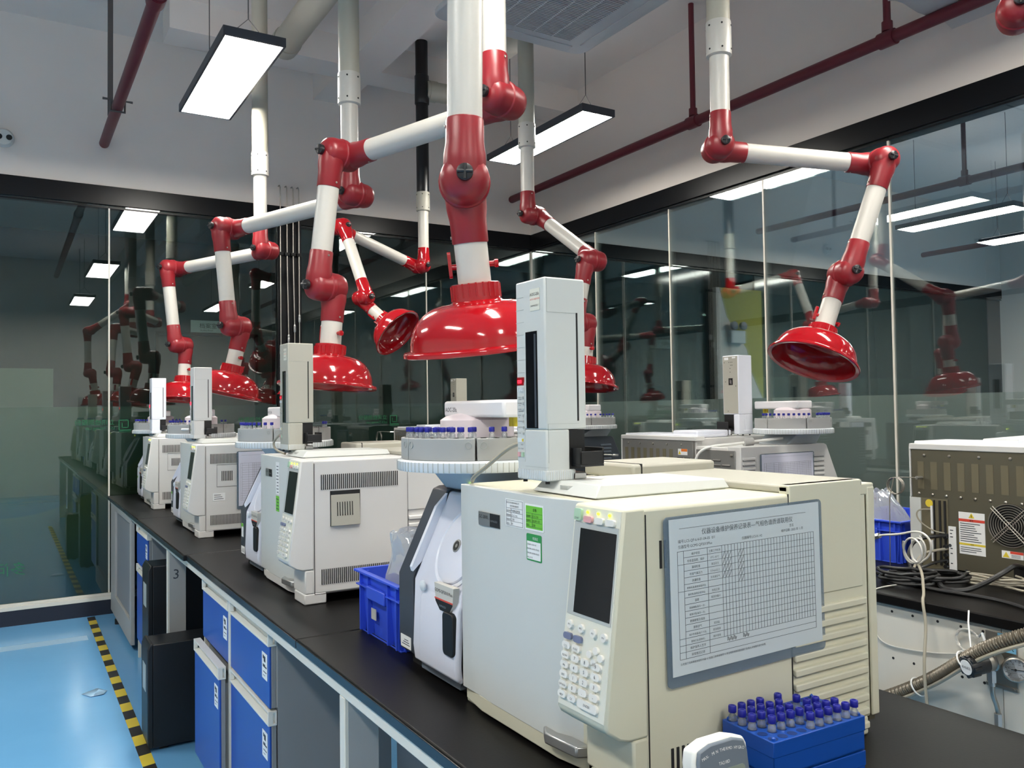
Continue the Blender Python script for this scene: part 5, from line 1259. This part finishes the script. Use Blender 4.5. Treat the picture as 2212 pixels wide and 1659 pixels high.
# black cables heaped on the rear worktop
def heap(label, cx, cy_, rx, ry, turns, r, m, seed, zb=0.):
    q = random.Random(seed); pts = []
    for k in range(turns*14):
        a = k*2*PI/14; w_ = 1+.18*q.uniform(-1, 1)
        pts.append(V((cx+rx*w_*math.cos(a)+.01*q.uniform(-1, 1), cy_+ry*w_*math.sin(a)+.02*q.uniform(-1, 1), WT+r+.001+zb+.010*(k/14)*.8+.006*q.random())))
    return cable('power_cable', label, pts, r, m, 'cable', 2, 'cables heaped on the rear worktop')
heap('thick black cable coiled on the rear worktop below the crate', 2.43, 1.60, .075, .075, 4, .0052, 'cable_black', 1)
heap('black cable bundle coiled below the olive metal back', 2.53, 1.54, .085, .07, 3, .0052, 'cable_black', 2)
heap('pale grey cable bundle lying below the warning labels', 2.58, 1.40, .030, .09, 4, .0036, 'cable_grey', 3)
cable('power_cable', 'thick black cable rising from the worktop to the instrument inlet', [(2.53, 1.56, WT+.02), (2.44, 1.50, WT+.012), (2.395, 1.455, WT+.010), (2.41, 1.405, WT+.012), (2.49, 1.395, WT+.025), (2.57, 1.38, WT+.05), (2.60, 1.36, WT+.075), (2.66, 1.37, WT+.06)], .0080, 'cable_black', group='cables heaped on the rear worktop')
cable('power_cable', 'black cable trailing flat along the front of the rear worktop', [(2.52, 2.0, WT+.007), (2.50, 1.80, WT+.007), (2.45, 1.70, WT+.008), (2.38, 1.50, WT+.007), (2.40, 1.38, WT+.007), (2.40, 1.28, WT+.007), (2.33, 1.15, WT+.007), (2.33, .9, WT+.007)], .006, 'cable_black', group='cables heaped on the rear worktop')
for (y, z, nm, r, m) in ((1.66, .95, 'black lead plugged into the upper port of the olive metal back', .006, 'cable_black'), (1.64, .905, 'grey lead plugged into the middle port of the olive metal back', .0045, 'cable_grey'), (1.62, .868, 'black lead plugged into the lowest port of the olive metal back', .0045, 'cable_black')):
    cable('signal_cable', nm, [(2.664, 1.605, z), (2.62, 1.61, z), (2.57, y, z-.01), (2.54, y+.01, z-.06 if z > .9 else z-.02), (2.52, 1.64, WT+.01), (2.48, 1.60, WT+.008)], r, m, group='leads plugged into the olive metal back')
cable('signal_cable', 'thin brown wires looping between the upper ports of the olive metal back', [(2.664, 1.655, 1.03), (2.63, 1.69, 1.03), (2.63, 1.69, .995), (2.64, 1.64, .96), (2.664, 1.605, .955)], .0025, 'cable_grey')
# white data cables over the light machine
cable('data_cable', 'pale data cable with a grey ferrite from the turntable down behind the white machine', [(2.98, 2.55, WT+.42), (2.85, 2.58, WT+.41), (2.74, 2.62, WT+.398), (2.67, 2.67, WT+.393), (2.625, 2.71, WT+.37), (2.615, 2.735, WT+.31), (2.61, 2.735, WT+.05)], .006, 'device_white')
dc = bpy.data.objects['data_cable']
MB().tube([(2.79, 2.602, WT+.4055), (2.83, 2.588, WT+.4085)], .018, 10).build('ferrite', 'rack_grey', dc)
cable('data_cable', 'cable looping down beside the nearest injector tower', [(.79, 1.245, WT+.51), (.775, 1.28, WT+.50), (.76, 1.33, WT+.465), (.755, 1.38, WT+.44), (.78, 1.43, WT+.428)], .004, 'cable_grey')
cable('data_cable', 'cable looping down beside the cream injector tower', [(.79, 2.735, WT+.50), (.78, 2.78, WT+.49), (.77, 2.815, WT+.465), (.775, 2.80, WT+.44), (.79, 2.74, WT+.430)], .004, 'cable_grey')
